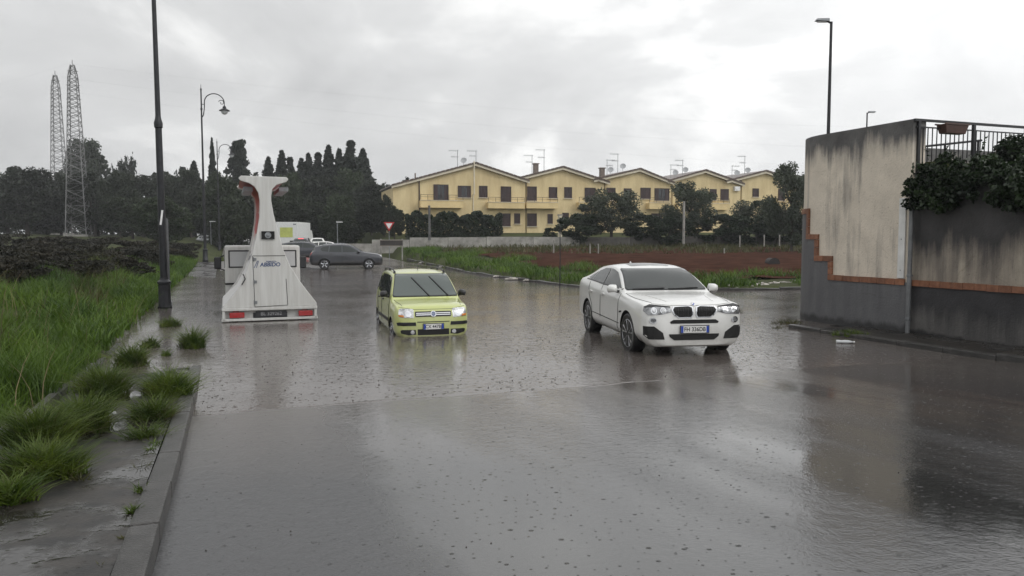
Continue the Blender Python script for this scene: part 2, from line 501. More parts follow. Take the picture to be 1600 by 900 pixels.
def water_material():
    m = bpy.data.materials.new('muddy_flood_water'); m.use_nodes = True
    nt = m.node_tree; b = nt.nodes['Principled BSDF']
    tc = nt.nodes.new('ShaderNodeTexCoord'); v = tc.outputs['Object']
    mud = noise(nt, v, 0.16, 3, 0.5)
    nt.links.new(ramp(nt, mud, 0.35, (0.078, 0.066, 0.059), 0.65, (0.118, 0.104, 0.096)), b.inputs['Base Color'])
    b.inputs['Roughness'].default_value = 0.10
    b.inputs['IOR'].default_value = 1.45
    h = madd(nt, None, noise(nt, v, 5.0, 3, 0.55), 0.011)
    h = madd(nt, h, noise(nt, v, 22, 3, 0.6), 0.0045)
    h = madd(nt, h, drop_layer(nt, v, 5.0, 0.055 * 5.0 / 2.0, 0.30), 0.060)
    h = madd(nt, h, drop_layer(nt, v, 8.0, 0.036 * 8 / 2.2, 0.40, 5.1), 0.040)
    bp = nt.nodes.new('ShaderNodeBump'); bp.inputs['Distance'].default_value = 1.0
    nt.links.new(mrange(nt, noise(nt, v, 0.45, 4, 0.6), 0.36, 0.66, 0.25, 0.85), bp.inputs['Strength'])
    nt.links.new(h, bp.inputs['Height']); nt.links.new(bp.outputs[0], b.inputs['Normal'])
    return m

M['road'] = road_material()
M['water'] = water_material()
M['ground'] = ground_material()
M['soil'] = soil_material()
M['kerb'] = mat('kerb_concrete', (0.045, 0.043, 0.041), 0.32, var=0.35, vscale=5, bump=0.5, bscale=60)
def pavement_material():
    m = bpy.data.materials.new('pavement_wet'); m.use_nodes = True
    nt = m.node_tree; b = nt.nodes['Principled BSDF']
    tc = nt.nodes.new('ShaderNodeTexCoord'); v = tc.outputs['Object']
    pud = noise(nt, v, 1.1, 5, 0.6); fine = noise(nt, v, 45, 3); mud = noise(nt, v, 3.0, 5, 0.65)
    pf = mrange(nt, pud, 0.50, 0.58, 0.0, 1.0)
    c = nt.nodes.new('ShaderNodeMixRGB'); nt.links.new(pf, c.inputs[0]); nt.links.new(ramp(nt, mud, 0.35, (0.013, 0.0125, 0.012), 0.68, (0.042, 0.036, 0.030)), c.inputs[1]); c.inputs[2].default_value = (0.022, 0.020, 0.018, 1)
    nt.links.new(c.outputs[0], b.inputs['Base Color'])
    nt.links.new(mrange(nt, pf, 0, 1, 0.42, 0.04), b.inputs['Roughness'])
    b.inputs['IOR'].default_value = 1.38
    h = madd(nt, madd(nt, None, fine, 0.004), mud, 0.012)
    k = nt.nodes.new('ShaderNodeMath'); k.operation = 'MULTIPLY'; nt.links.new(h, k.inputs[0]); nt.links.new(mrange(nt, pf, 0, 1, 1.0, 0.06), k.inputs[1])
    h = madd(nt, k.outputs[0], drop_layer(nt, v, 9.0, 0.03 * 9 / 2.2, 0.7), 0.010)
    bp = nt.nodes.new('ShaderNodeBump'); bp.inputs['Strength'].default_value = 0.8; bp.inputs['Distance'].default_value = 1.0
    nt.links.new(h, bp.inputs['Height']); nt.links.new(bp.outputs[0], b.inputs['Normal'])
    return m
M['pavement'] = pavement_material()

def axis_pts(*segs):
    out = []
    for a, b, st_ in segs:
        out += list(np.arange(a, b, st_))
    out.append(segs[-1][1])
    return np.array(out)

GX = axis_pts((-900, -200, 50), (-200, -60, 8), (-60, 60, 1.0), (60, 200, 8), (200, 900, 50))
GY = axis_pts((-60, -10, 5), (-10, 60, 1.0), (60, 130, 3), (130, 300, 15), (300, 2000, 100))
grid_obj('ground', GX, GY, land_z, M['ground'], dz=-0.03, xy=True)

# field of bare red soil, with low furrow lumps
def soil_z(x, y):
    return land_z(x, y) + 0.05 * np.sin(x * 1.7 + np.sin(y * 0.9) * 2) * np.sin(y * 2.3 + np.sin(x * 0.7)) + 0.02
grid_obj('field', np.arange(-16, 46, 0.35), np.arange(34, 76, 0.35), soil_z, M['soil'], dz=0.03, xy=True,
         mask=lambda x, y: (field_depth(x, y) > 4.5) & (x > -0.21 * y - 1) & (y < 74 + 0.05 * x))

# the road, its near stretch sampled finely
RS = axis_pts((-8, 30, 0.4), (30, 60, 1), (60, 260, 8))
RT = axis_pts((-0.42, 13.2, 0.5))
grid_obj('road', RS, RT, road_z, M['road'])
# forecourt of the junction: the side road going off to the right
grid_obj('side_road', axis_pts((14.5, 40, 1.0)), axis_pts((13.2, 60, 1.2)), lambda s, t: -0.12 + 0 * s, M['road'], dz=-0.004)
# a far turning on the left of the field where the queue of cars stands
# flood water: level sheet over the low stretch; its near rim is a small standing ripple
def water_z(s, t):
    rim = 9.42 + 0.07 * np.sin(t * 1.3) + 0.04 * np.sin(t * 3.7 + 1) + 0.02 * np.sin(t * 11)
    return WATER + 0.005 * np.exp(-((s - rim) / 0.02) ** 2) - 0.02 * smooth(rim - 0.05, rim - 0.16, s)
WS = axis_pts((9.2, 9.7, 0.012), (9.7, 14, 0.3), (14, 60, 2))
WT = axis_pts((-3.0, 13.0, 0.12), (13, 60, 4))
grid_obj('flood_water', WS, WT, water_z, M['water'], mask=lambda x, y: ~((to_st(x, y)[1] > 13.0) & (to_st(x, y)[0] < 14.5)))

# left pavement, sunk under the water further on
grid_obj('pavement', axis_pts((-6, 60, 0.5)), np.array([-1.95, -1.4, -0.9, -0.59]), lambda s, t: road_z(s, -0.4 + 0 * t) + 0.115 + 0.012 * np.sin(s * 1.3 + t * 4), M['pavement'])
# kerb stones along the left pavement
kerb = empty('kerb', st(0, -0.5, 0)); kerb['kind'] = 'structure'
kb = MB().box((0, 0, 0), (0.99, 0.17, 0.30)).mesh('kerb_stone')
bm = bmesh.new(); bm.from_mesh(kb)
bmesh.ops.bevel(bm, geom=[e_ for e_ in bm.edges], offset=0.022, segments=2, affect='EDGES', profile=0.6)
bm.to_mesh(kb); bm.free(); kb.materials.append(M['kerb'])
for i in range(34):
    s = -1.5 + i * 1.0
    o = link('kerb_stone', kb, None, kerb)
    z0, z1 = float(road_z(s - .5, 0)), float(road_z(s + .5, 0))
    p = st(s, -0.5 + random.uniform(-.008, .008), (z0 + z1) / 2 - 0.02 + random.uniform(-.006, .006))
    o.matrix_parent_inverse = kerb.matrix_world.inverted()
    o.location = p - st(0, -0.5, 0)
    o.rotation_euler = (0, -math.atan2(z1 - z0, 1.0) + random.uniform(-.006, .006), ROAD_ANG + random.uniform(-.006, .006))
    o.matrix_parent_inverse = Matrix.Identity(4)
# inner edging of the pavement
mb = MB()
edg = empty('edging', st(0, -2.0, 0)); edg['kind'] = 'structure'
eb = MB().box((0, 0, 0), (0.985, 0.09, 0.26)).mesh('edging_stone'); eb.materials.append(M['kerb'])
for i in range(20):
    s = 1.0 + i
    o = link('edging_stone', eb, None, edg)
    o.location = st(s, 0, float(road_z(s, 0)) + 0.06 + random.uniform(-.01, .01))
    o.rotation_euler = (0, 0, ROAD_ANG + random.uniform(-.015, .015))
# right pavement in front of the wall, with its kerb
grid_obj('pavement', axis_pts((-6, 13.4, 0.5)), np.array([12.0, 12.6, 13.6]), lambda s, t: np.maximum(road_z(s, 12 + 0 * t), -0.03) + 0.085, M['pavement'])
kerb2 = empty('kerb', st(0, 11.92, 0)); kerb2['kind'] = 'structure'
for i in range(14):
    s = 0.5 + i
    o = link('kerb_stone', kb, None, kerb2)
    o.location = st(s, 0, max(float(road_z(s, 12)), -0.03) - 0.045 + random.uniform(-.006, .006))
    o.rotation_euler = (0, 0, ROAD_ANG + random.uniform(-.01, .01))
# kerb along the far side of the side road
kerb3 = empty('kerb', (0, 0, 0)); kerb3['kind'] = 'structure'
EDGE = [p.copy() for p in FIELD_EDGE]
def edge_walk(step):
    """points and headings every `step` metres along the field's edge"""
    out, carry = [], 0.0
    for a, b in zip(EDGE[:-1], EDGE[1:]):
        d = Vector((b.x - a.x, b.y - a.y)); L = d.length; d /= L
        k = carry
        while k < L:
            out.append((a.x + d.x * k, a.y + d.y * k, math.atan2(d.y, d.x))); k += step
        carry = k - L
    return out
for (x, y, h) in edge_walk(1.0):
    if x > 26 or y > 66: continue
    o = link('kerb_stone', kb, None, kerb3)
    o.location = (x, y, (0.0 if y < 45 else 0.1 * min(1, (y - 45) / 20)) + random.uniform(-.05, .01) - 0.03)
    o.rotation_euler = (random.uniform(-.05, .05), random.uniform(-.03, .03), h + random.uniform(-.04, .04))
# ------------------------------------------------------------------ plastered wall on the right
W_JOINT = 12.12            # where the tall wall meets the lower one (metres along the road)
W_T = 13.3                # metres across the road
W_STR, W_RAD = 2.55, 1.6
def wall_plan(a, off=0.0):
    """point on the wall's face at arc length a (0 at the joint, growing away from the camera); off > 0 is towards the road"""
    if a <= W_STR:
        return st(W_JOINT + a, W_T - off)
    L = W_RAD * math.pi / 2
    cs, ct = W_JOINT + W_STR, W_T + W_RAD
    if a <= W_STR + L:
        k = (a - W_STR) / W_RAD
        r = W_RAD + off
        return st(cs + r * math.sin(k), ct - r * math.cos(k))
    return st(cs + W_RAD + off, ct + (a - W_STR - L))
def project(p):
    d = p - Vector((0, 0, CAM_H))
    f = Vector((0, math.cos(PITCH), -math.sin(PITCH))); up = Vector((0, math.sin(PITCH), math.cos(PITCH)))
    dz = d.dot(f)
    return 800 + FOC * d.x / dz, 450 - FOC * d.dot(up) / dz
def wall_a(px):
    """arc length whose foot is seen at image column px"""
    best = min((abs(project(wall_plan(a / 200, 0.0) + Vector((0, 0, 2)))[0] - px), a / 200) for a in range(-1400, int(200 * (W_STR + W_RAD * 1.0))))
    return best[1]
def wall_z(a, py):
    p = wall_plan(a)
    return aty(800, py, p.y).z

def stain_wall_mat(name, cream, mid, dark, rim, fall, streak, lower=None):
    """weathered render: dark mould from the top rim down in drips, mid-toned streaks, pits; lower: (height, fade) of a wet dark foot"""
    m = bpy.data.materials.new(name); m.use_nodes = True
    nt = m.node_tree; b = nt.nodes['Principled BSDF']
    tc = nt.nodes.new('ShaderNodeTexCoord'); v = tc.outputs['Object']
    sp = nt.nodes.new('ShaderNodeSeparateXYZ'); nt.links.new(v, sp.inputs[0]); z = sp.outputs[2]
    wide = noise(nt, v, 1.0, 5, 0.6, (1.5, 1.5, 0.42))
    drip = noise(nt, v, 1.0, 5, 0.62, (5.0, 5.0, 0.28))
    thin = noise(nt, v, 1.0, 4, 0.6, (17.0, 17.0, 0.5))
    patch = noise(nt, v, 2.2, 6, 0.62)
    fine = noise(nt, v, 26, 4, 0.6)
    def mixc(f, c1, c2, blend='MIX'):
        n = nt.nodes.new('ShaderNodeMixRGB'); n.blend_type = blend
        if hasattr(f, 'is_linked'): nt.links.new(f, n.inputs[0])
        else: n.inputs[0].default_value = f
        for i, c in ((1, c1), (2, c2)):
            if hasattr(c, 'is_linked'): nt.links.new(c, n.inputs[i])
            else: n.inputs[i].default_value = (*c, 1)
        return n.outputs[0]
    base = ramp(nt, patch, 0.30, tuple(c * 0.80 for c in cream), 0.68, cream)
    # grey-brown runs over the whole face
    rn = madd(nt, madd(nt, None, wide, 0.55), drip, 0.45)
    base = mixc(mrange(nt, rn, 0.56 - streak * 0.16, 0.66 - streak * 0.10, 0.0, 0.85), base, mid)
    # mould from the top
    hz = madd(nt, madd(nt, madd(nt, z, wide, fall * 2.6), drip, fall * 1.5), thin, fall * 0.35)
    off = fall * (2.6 + 1.5 + .35) / 2
    base = mixc(mrange(nt, hz, rim + off - fall * 0.9, rim + off - fall * 0.25, 0, 0.72), base, mid)
    base = mixc(mrange(nt, hz, rim + off - fall * 0.35, rim + off + fall * 0.15, 0, 1), base, ramp(nt, patch, 0.3, tuple(c * 0.6 for c in dark), 0.72, tuple(c * 1.5 for c in dark)))
    if lower:
        hl_ = madd(nt, madd(nt, z, wide, lower[1] * 2.4), drip, lower[1] * 1.4)
        base = mixc(mrange(nt, hl_, lower[0] + lower[1] * 1.55, lower[0] + lower[1] * 2.1, 1, 0), base, tuple(c * 0.55 for c in dark))
    base = mixc(1.0, base, ramp(nt, fine, 0.27, (0.60, 0.58, 0.55), 0.40, (1, 1, 1)), 'MULTIPLY')
    cr_ = nt.nodes.new('ShaderNodeTexVoronoi'); cr_.feature = 'DISTANCE_TO_EDGE'; cr_.inputs['Scale'].default_value = 0.75
    wv = nt.nodes.new('ShaderNodeMixRGB'); wv.inputs[0].default_value = 0.12; nt.links.new(v, wv.inputs[1])
    nz = nt.nodes.new('ShaderNodeTexNoise'); nz.inputs['Scale'].default_value = 2.5; nz.inputs['Detail'].default_value = 5; nt.links.new(v, nz.inputs['Vector']); nt.links.new(nz.outputs['Color'], wv.inputs[2])
    nt.links.new(wv.outputs[0], cr_.inputs['Vector'])
    base = mixc(1.0, base, ramp(nt, cr_.outputs[0], 0.0, (0.84, 0.83, 0.81), 0.004, (1, 1, 1)), 'MULTIPLY')
    nt.links.new(base, b.inputs['Base Color'])
    b.inputs['Roughness'].default_value = 0.62
    bp = nt.nodes.new('ShaderNodeBump'); bp.inputs['Strength'].default_value = 0.55; bp.inputs['Distance'].default_value = 0.014
    nt.links.new(madd(nt, fine, patch, 1.6), bp.inputs['Height']); nt.links.new(bp.outputs[0], b.inputs['Normal'])
    return m
M['plaster'] = stain_wall_mat('stained_cream_plaster', (0.66, 0.59, 0.49), (0.27, 0.245, 0.215), (0.085, 0.082, 0.080), 4.15, 0.55, 0.15)
M['plaster_dirty'] = stain_wall_mat('mouldy_plaster', (0.40, 0.35, 0.28), (0.125, 0.108, 0.092), (0.032, 0.030, 0.030), 1.95, 0.62, 0.95)
M['cement'] = stain_wall_mat('grey_cement_render', (0.125, 0.125, 0.13), (0.085, 0.085, 0.09), (0.06, 0.06, 0.062), 9.0, 0.3, 0.5, lower=(0.18, 0.20))
M['cement_dark'] = stain_wall_mat('wet_cement_render', (0.11, 0.105, 0.10), (0.045, 0.043, 0.043), (0.025, 0.024, 0.026), 0.55, 0.34, 0.9, lower=(0.10, 0.12))
M['brick_orange'] = mat('brick_orange', (0.165, 0.066, 0.034), 0.5, color2=(0.25, 0.11, 0.058), vscale=9, bump=0.4, bscale=60, obj_var=0.22)

def wall_strip(mb, a0, a1, z0, z1, off, back=0.35, step=0.12, mi=0):
    n = max(1, int(math.ceil((a1 - a0) / step)))
    aa = [a0 + (a1 - a0) * i / n for i in range(n + 1)]
    vs_, fs = [], []
    for a in aa:
        f = wall_plan(a, off); g = wall_plan(a, -back)
        for p, z in ((f, z0), (f, z1), (g, z1), (g, z0)):
            vs_.append((p.x, p.y, z))
    for i in range(n):
        b = i * 4
        for k in range(4):
            fs.append((b + k, b + 4 + k, b + 4 + (k + 1) % 4, b + (k + 1) % 4))
    fs.append((0, 1, 2, 3)); fs.append(tuple(n * 4 + k for k in (3, 2, 1, 0)))
    mb.add(vs_, fs, mi)

A_END = W_STR + W_RAD * math.pi / 2 + 6
Z_TOP = 4.47
a1, a2, a3 = wall_a(1297), wall_a(1275), wall_a(1262)
zb0, zb1, zb2, zb3 = 1.10, wall_z(a1, 404), wall_z(a2, 370), wall_z(a3, 330)
tall = empty('plastered_wall', wall_plan(1.0), 0, 'tall cream plastered wall with rounded end and stepped brick band', 'wall')
inv = Matrix.Translation(-wall_plan(1.0))
def under(o, root):
    o.parent = root
    o.matrix_parent_inverse = Matrix.Translation(-root.location) if root.rotation_euler.z == 0 else root.matrix_basis.inverted()
    return o
mb = MB()
wall_strip(mb, 0.0, a1, zb0, Z_TOP, 0.0); wall_strip(mb, a1, a2, zb1, Z_TOP, 0.0); wall_strip(mb, a2, a3, zb2, Z_TOP, 0.0); wall_strip(mb, a3, A_END, zb3, Z_TOP, 0.0)
under(mb.build('plaster', M['plaster'], None, 40), tall)
mb = MB()
wall_strip(mb, 0.0, a1, -0.4, zb0 - 0.002, 0.025, 0.33); wall_strip(mb, a1, a2, -0.4, zb1 - 0.002, 0.025, 0.33); wall_strip(mb, a2, a3, -0.4, zb2 - 0.002, 0.025, 0.33); wall_strip(mb, a3, A_END, -0.4, zb3 - .002, 0.025, 0.33)
under(mb.build('cement_base', M['cement'], None, 40), tall)
def brick_run(root, aa, bb, z, along=True, size=0.245, h=0.125):
    """a course of bricks from aa to bb at height z"""
    n = max(1, round((bb - aa) / size))
    for i in range(n):
        p0 = aa + (bb - aa) * i / n; p1 = aa + (bb - aa) * (i + 1) / n
        mb_ = MB()
        e_ = random.uniform(-.004, .004)
        wall_strip(mb_, p0 + 0.004, p1 - 0.004, z - h + random.uniform(-.004, .004), z + random.uniform(-.003, .003), 0.048 + e_, -0.005, step=0.1)
        under(mb_.build('brick', M['brick_orange'], None), root)
def brick_stack(root, a, z0, z1, w=0.125, size=0.2):
    n = max(1, round((z1 - z0) / size))
    for i in range(n):
        mb_ = MB()
        wall_strip(mb_, a - w, a, z0 + (z1 - z0) * i / n + 0.004, z0 + (z1 - z0) * (i + 1) / n - 0.004, 0.048 + random.uniform(-.004, .004), -0.005, step=0.1)
        under(mb_.build('brick', M['brick_orange'], None), root)
H = 0.125
brick_run(tall, 0.06, a1, zb0 + H / 2)
brick_stack(tall, a1, zb0 + H / 2 + .004, zb1 - H / 2 - .004)
brick_run(tall, a1 - H, a2, zb1 + H / 2)
brick_stack(tall, a2, zb1 + H / 2 + .004, zb2 - H / 2 - .004)
brick_run(tall, a2 - H, a3, zb2 + H / 2)
brick_stack(tall, a3, zb2 + H / 2 + .004, zb3)
brick_run(tall, a3 - H, a3 + 1.6, zb3 + H / 2)

low = empty('plastered_wall', wall_plan(-4), 0, 'mould-stained lower wall overhung by a dark hedge', 'wall')
mb = MB(); wall_strip(mb, -16, -0.004, 1.10, 3.05, -0.02, step=0.5); under(mb.build('plaster', M['plaster_dirty'], None), low)
mb = MB(); wall_strip(mb, -16, -0.004, -0.4, 1.098, 0.012, 0.33, step=0.5); under(mb.build('cement_base', M['cement_dark'], None), low)
brick_run(low, -9, -0.06, 1.10 + H / 2)
# earth of the garden held up by the walls
mb = MB(); mb.prism([tuple(st(-4, W_T + .34))[:2], tuple(st(12, W_T + .34))[:2], tuple(st(12, W_T + 14))[:2], tuple(st(-4, W_T + 14))[:2]], 'z', -0.3, 2.98)
o = mb.build('garden_terrace', M['ground']); o['kind'] = 'structure'
mb = MB(); mb.prism([tuple(st(12, W_T + .36))[:2], tuple(st(13.4, W_T + .5))[:2], tuple(st(14.0, W_T + 1.8))[:2], tuple(st(14.0, W_T + 9))[:2], tuple(st(12, W_T + 9))[:2]], 'z', -0.3, 3.6)
o = mb.build('garden_terrace', M['ground']); o['kind'] = 'structure'

# downpipe and white cover strip at the joint
dp = empty('downpipe', wall_plan(-0.12, 0.1), ROAD_ANG, 'grey drain pipe running down where the two plastered walls meet', 'pipe')
mb = MB(); mb.tube([(0, 0, 3.0), (0, 0, 0.03)], 0.045, 12); mb.build('pipe', mat('pipe_grey', (0.16, 0.165, 0.17), 0.35, var=0.25, vscale=3), dp, 40)
for z in (2.6, 1.25, 0.35):
    mb = MB(); mb.lathe([(0.047, z - .03), (0.056, z - .02), (0.056, z + .02), (0.047, z + .03)], 12); mb.box((0, -0.055, z), (0.03, 0.06, 0.03)); mb.build('bracket', M['galv'], dp)
mb = MB(); mb.lathe([(0.046, 2.98), (0.075, 3.06), (0.09, 3.2), (0.085, 3.2), (0.045, 3.1)], 12); mb.build('hopper', M['dark_steel'], dp, 40)
cs_ = empty('cover_strip', wall_plan(0.17, 0.02), ROAD_ANG, 'white vertical cover strip beside the grey drain pipe', 'strip')
mb = MB(); mb.box((0, 0.0, 2.02), (0.17, 0.035, 1.68)); mb.build('board', mat('strip_white', (0.62, 0.62, 0.60), 0.5, var=0.15, vscale=2), cs_, bevel=0.006)
for z in (1.35, 2.0, 2.7):
    mb = MB(); mb.lathe([(0.012, 0), (0.012, 0.006), (0, 0.008)], 8, Matrix.Translation((0, 0.02, z)) @ Matrix.Rotation(R(-90), 4, 'X')); mb.build('screw', M['galv'], cs_)

# railing running back from the joint
rl = empty('railing', st(W_JOINT - 0.02, W_T + 0.06, 2.9), math.atan2(N[1], N[0]), 'dark iron railing with thin upright bars above the garden wall', 'railing')
mb = MB(); mb.box((2.4, 0, 1.55), (4.9, 0.05, 0.05)); mb.build('top_rail', M['dark_steel'], rl)
mb = MB(); mb.box((2.4, 0, 1.41), (4.8, 0.025, 0.025)); mb.build('upper_rail', M['dark_steel'], rl)
mb = MB(); mb.box((2.4, 0, 0.45), (4.8, 0.03, 0.03)); mb.build('lower_rail', M['dark_steel'], rl)
for x in (0.07, 1.62, 3.2, 4.75):
    mb = MB(); mb.box((x, 0, 0.77), (0.06, 0.06, 1.51)); mb.build('post', M['dark_steel'], rl)
bar = MB().box((0, 0, 0.93), (0.016, 0.016, 0.94)).mesh('bar'); bar.materials.append(M['dark_steel'])
for i in range(36):
    x = 0.2 + i * 0.125
    if min(abs(x - q) for q in (0.07, 1.62, 3.2, 4.75)) < 0.06: continue
    b_ = link('bar', bar, None, rl); b_.location = (x, 0, 0)
pl = empty('planter_box', st(W_JOINT - 0.06, W_T + 1.02, 4.18), math.atan2(N[1], N[0]), 'brown planter trough hooked on the iron railing', 'planter')
mb = MB(); mb.add([(-.27, -.09, .02), (.27, -.09, .02), (.27, .09, .02), (-.27, .09, .02), (-.33, -.12, .21), (.33, -.12, .21), (.33, .12, .21), (-.33, .12, .21)], [(0, 3, 2, 1), (0, 1, 5, 4), (1, 2, 6, 5), (2, 3, 7, 6), (3, 0, 4, 7), (4, 5, 6, 7)])
mb.build('trough', mat('planter_brown', (0.07, 0.035, 0.028), 0.5, var=0.2), pl, bevel=0.008)
mb = MB(); mb.box((0, -.122, .215), (.70, .02, .03)); mb.box((0, .122, .215), (.70, .02, .03)); mb.build('rim', bpy.data.materials['planter_brown'], pl)
# stair handrail behind
sr = empty('stair_rail', st(W_JOINT + 0.6, W_T + 0.3, 3.6), math.atan2(N[1], N[0]), 'short iron stair handrail climbing behind the railing bars', 'railing')
mb = MB(); mb.tube([(0, 0, 0.33), (2.4, 0, 0.62)], 0.025, 6); mb.build('handrail', M['dark_steel'], sr)
for x in (0.05, 0.45, 1.3, 2.3):
    mb = MB(); mb.box((x, 0, 0.16 + x * .06), (0.1 if x == .45 else 0.035, 0.035, 0.36 + x * .12 + (.06 if x == .45 else 0))); mb.build('post', M['dark_steel'], sr)
# ------------------------------------------------------------------ foliage
def leaves(points, size, aspect=1.8, up=0.0, rg=None, outward=None):
    """one small rhombic leaf per point, random orientation (up > 0: flatter); returns verts, faces"""
    rg = rg or rng
    n = len(points)
    d = rg.normal(size=(n, 3)); d[:, 2] *= (1 - up)
    if outward is not None:
        d = d * 0.7 + outward
    d /= np.linalg.norm(d, axis=1)[:, None] + 1e-9
    e = rg.normal(size=(n, 3)); e -= (e * d).sum(1)[:, None] * d
    e /= np.linalg.norm(e, axis=1)[:, None] + 1e-9
    s = size * rg.uniform(0.6, 1.35, size=(n, 1))
    p = points
    bend = np.cross(d, e) * s * 0.25
    V = np.stack([p - d * s * 0.5 * aspect, p + e * s * 0.5 + bend, p + d * s * 0.5 * aspect, p - e * s * 0.5 + bend], 1).reshape(-1, 3)
    F = np.arange(n * 4).reshape(-1, 4)
    return V, F

def clump_points(centers, radii, n, rg, shell=0.55, squash=0.8):
    k = rg.integers(0, len(centers), n)
    d = rg.normal(size=(n, 3)); d /= np.linalg.norm(d, axis=1)[:, None]
    r = radii[k] * (shell + (1 - shell) * rg.uniform(0, 1, n)) * rg.uniform(0.75, 1.1, n)
    p = centers[k] + d * r[:, None] * np.array([1, 1, squash])
    return p

def crown_broad(seed, n=8000, leaf=0.021, base=0.10, sq=0.75, m=46, zs=1.0):
    rg = np.random.default_rng(seed)
    d = rg.normal(size=(m, 3)); d /= np.linalg.norm(d, axis=1)[:, None]
    r = rg.uniform(0.35, 1.0, m) ** 0.6
    c = d * r[:, None] * np.array([0.40, 0.40, (1 - base) * 0.42]) + np.array([0, 0, base + (1 - base) * 0.52])
    rad = rg.uniform(0.07, 0.15, m)
    p = clump_points(c, rad, n, rg, 0.5, sq)
    p = p[p[:, 2] > 0.02] * np.array([1, 1, zs])
    return leaves(p, leaf, 1.5, 0.2, rg), c
def crown_conifer(seed, n=6000, leaf=0.02, width=0.5, base=0.06, power=0.9):
    rg = np.random.default_rng(seed)
    h = rg.uniform(0, 1, n) ** 0.8
    whorl = np.round(h * 26) / 26
    az = rg.integers(0, 9, n) * (2 * math.pi / 9) + whorl * 37 + rg.normal(0, 0.22, n)
    jag = 0.75 + 0.35 * np.sin(whorl * 91 + np.round(az * 1.43)) 
    rmax = width * ((1 - whorl) ** power) * 0.5 * jag + 0.012
    r = rmax * np.sqrt(rg.uniform(0.02, 1, n))
    z = base + (1 - base) * whorl - r * 0.22 + rg.normal(0, 0.007, n)
    p = np.stack([r * np.cos(az), r * np.sin(az), z], 1)
    return leaves(p, leaf, 1.9, 0.3, rg), None
def crown_cypress(seed, n=6000, leaf=0.016, width=0.3):
    rg = np.random.default_rng(seed)
    m = 40
    hz = rg.uniform(0.04, 0.97, m); w = width * 0.5 * np.sin(np.clip(hz * 1.02 + 0.10, 0, 1) * math.pi) ** 0.7 * (1.12 - hz * 0.55)
    a = rg.uniform(0, 6.28, m)
    c = np.stack([w * 0.62 * np.cos(a), w * 0.62 * np.sin(a), hz], 1)
    p = clump_points(c, np.maximum(w * 0.55, 0.018), n, rg, 0.4, 1.9)
    return leaves(p, leaf, 2.2, -0.4, rg), None
def crown_cedar(seed, n=7000, leaf=0.018, width=0.8):
    rg = np.random.default_rng(seed)
    cs_ = []; rs = []
    for i in range(15):
        z = 0.16 + 0.8 * i / 15
        w = width * 0.5 * (1.03 - z) ** 0.55 * rg.uniform(0.7, 1.1)
        for k in range(12):
            a = rg.uniform(0, 6.28); q = rg.uniform(0.1, 1)
            cs_.append((w * q * math.cos(a), w * q * math.sin(a), z + rg.normal(0, .012))); rs.append(0.065 + 0.06 * (1 - z))
    p = clump_points(np.array(cs_), np.array(rs), n, rg, 0.2, 0.35)
    return leaves(p, leaf, 1.8, 0.5, rg), None
def crown_palm(seed, n=26):
    """spiky crown of upright fronds"""
    rg = np.random.default_rng(seed)
    pts = []; 
    for i in range(n):
        a = rg.uniform(0, 6.28); el = rg.uniform(0.2, 1.35); L = rg.uniform(0.38, 0.55)
        for k in range(120):
            q = rg.uniform(0.05, 1)
            w = 0.05 * (1 - q) + 0.02
            r = L * q
            pts.append((r * math.cos(el) * math.cos(a) + rg.normal(0, w), r * math.cos(el) * math.sin(a) + rg.normal(0, w), 0.45 + r * math.sin(el) * 0.95 + rg.normal(0, w * .8)))
    for k in range(1800):
        d = rg.normal(size=3); d /= np.linalg.norm(d); pts.append(tuple(d * 0.33 * np.array([1.1, 1.1, .8]) + np.array([0, 0, .42])))
    return leaves(np.array(pts), 0.03, 2.0, 0, rg), None

def trunk_mesh(name, seed, base=0.1, limbs=7, r=0.022, spread=0.33, straight=False):
    rd = random.Random(seed)
    mb = MB()
    top = 0.93 if straight else 0.55
    pts = [(rd.uniform(-.01, .01) * i, rd.uniform(-.01, .01) * i, -0.03 + (top + .03) * i / 5) for i in range(6)]
    mb.tube(pts, [r * (1.25 - i / 5 * (1.1 if straight else .7)) for i in range(6)], 7)
    for k in range(limbs):
        a = k * 2.4 + rd.uniform(-.4, .4); z0 = rd.uniform(0.18, top * .95)
        L = spread * rd.uniform(.6, 1) * ((1 - z0) if straight else 1)
        b = Vector((0, 0, z0)); t_ = Vector((math.cos(a) * L, math.sin(a) * L, z0 + (0.02 if straight else L * rd.uniform(.5, 1.1))))
        mid = (b + t_) / 2 + Vector((0, 0, -0.03))
        mb.tube([b, mid, t_], [r * .5, r * .35, r * .12], 5)
    return mb.mesh(name, 60)

def veg_mesh(name, vf, m):
    me = np_mesh(name, vf[0], vf[1]); me.materials.append(m); return me

TREES = {}
def reg(kind, crowns, m, straight=False, limbs=7, r=0.022, spread=.33):
    L = []
    for i, (vf, _) in enumerate(crowns):
        cm = veg_mesh('crown_' + kind, vf, M[m]); tm = trunk_mesh('trunk_' + kind, 11 * i + len(kind), limbs=limbs, r=r, spread=spread, straight=straight)
        tm.materials.append(M['bark']); L.append((cm, tm))
    TREES[kind] = L
reg('broad', [crown_broad(s, 16000, 0.026, 0.0, m=80) for s in (1, 2, 3)], 'leaf_dark')
reg('green', [crown_broad(s, 16000, 0.026, -0.08, m=80) for s in (4, 5)], 'leaf_mid')
reg('conifer', [crown_conifer(s, 11000, 0.022, width=.55) for s in (6, 7)], 'leaf_conifer', True, 9, 0.013, .25)
reg('cypress', [crown_cypress(s, 9000, 0.018, 0.36) for s in (8, 9, 10)], 'leaf_conifer', True, 5, 0.012, .1)
reg('cedar', [crown_cedar(11, 14000, 0.024)], 'leaf_conifer', True, 10, 0.016, .4)
reg('spiky', [crown_palm(12)], 'leaf_conifer', False, 6, 0.03)
reg('olive', [crown_broad(s, 17000, 0.018, 0.0, m=70) for s in (13, 14)], 'leaf_olive', False, 9, 0.02)
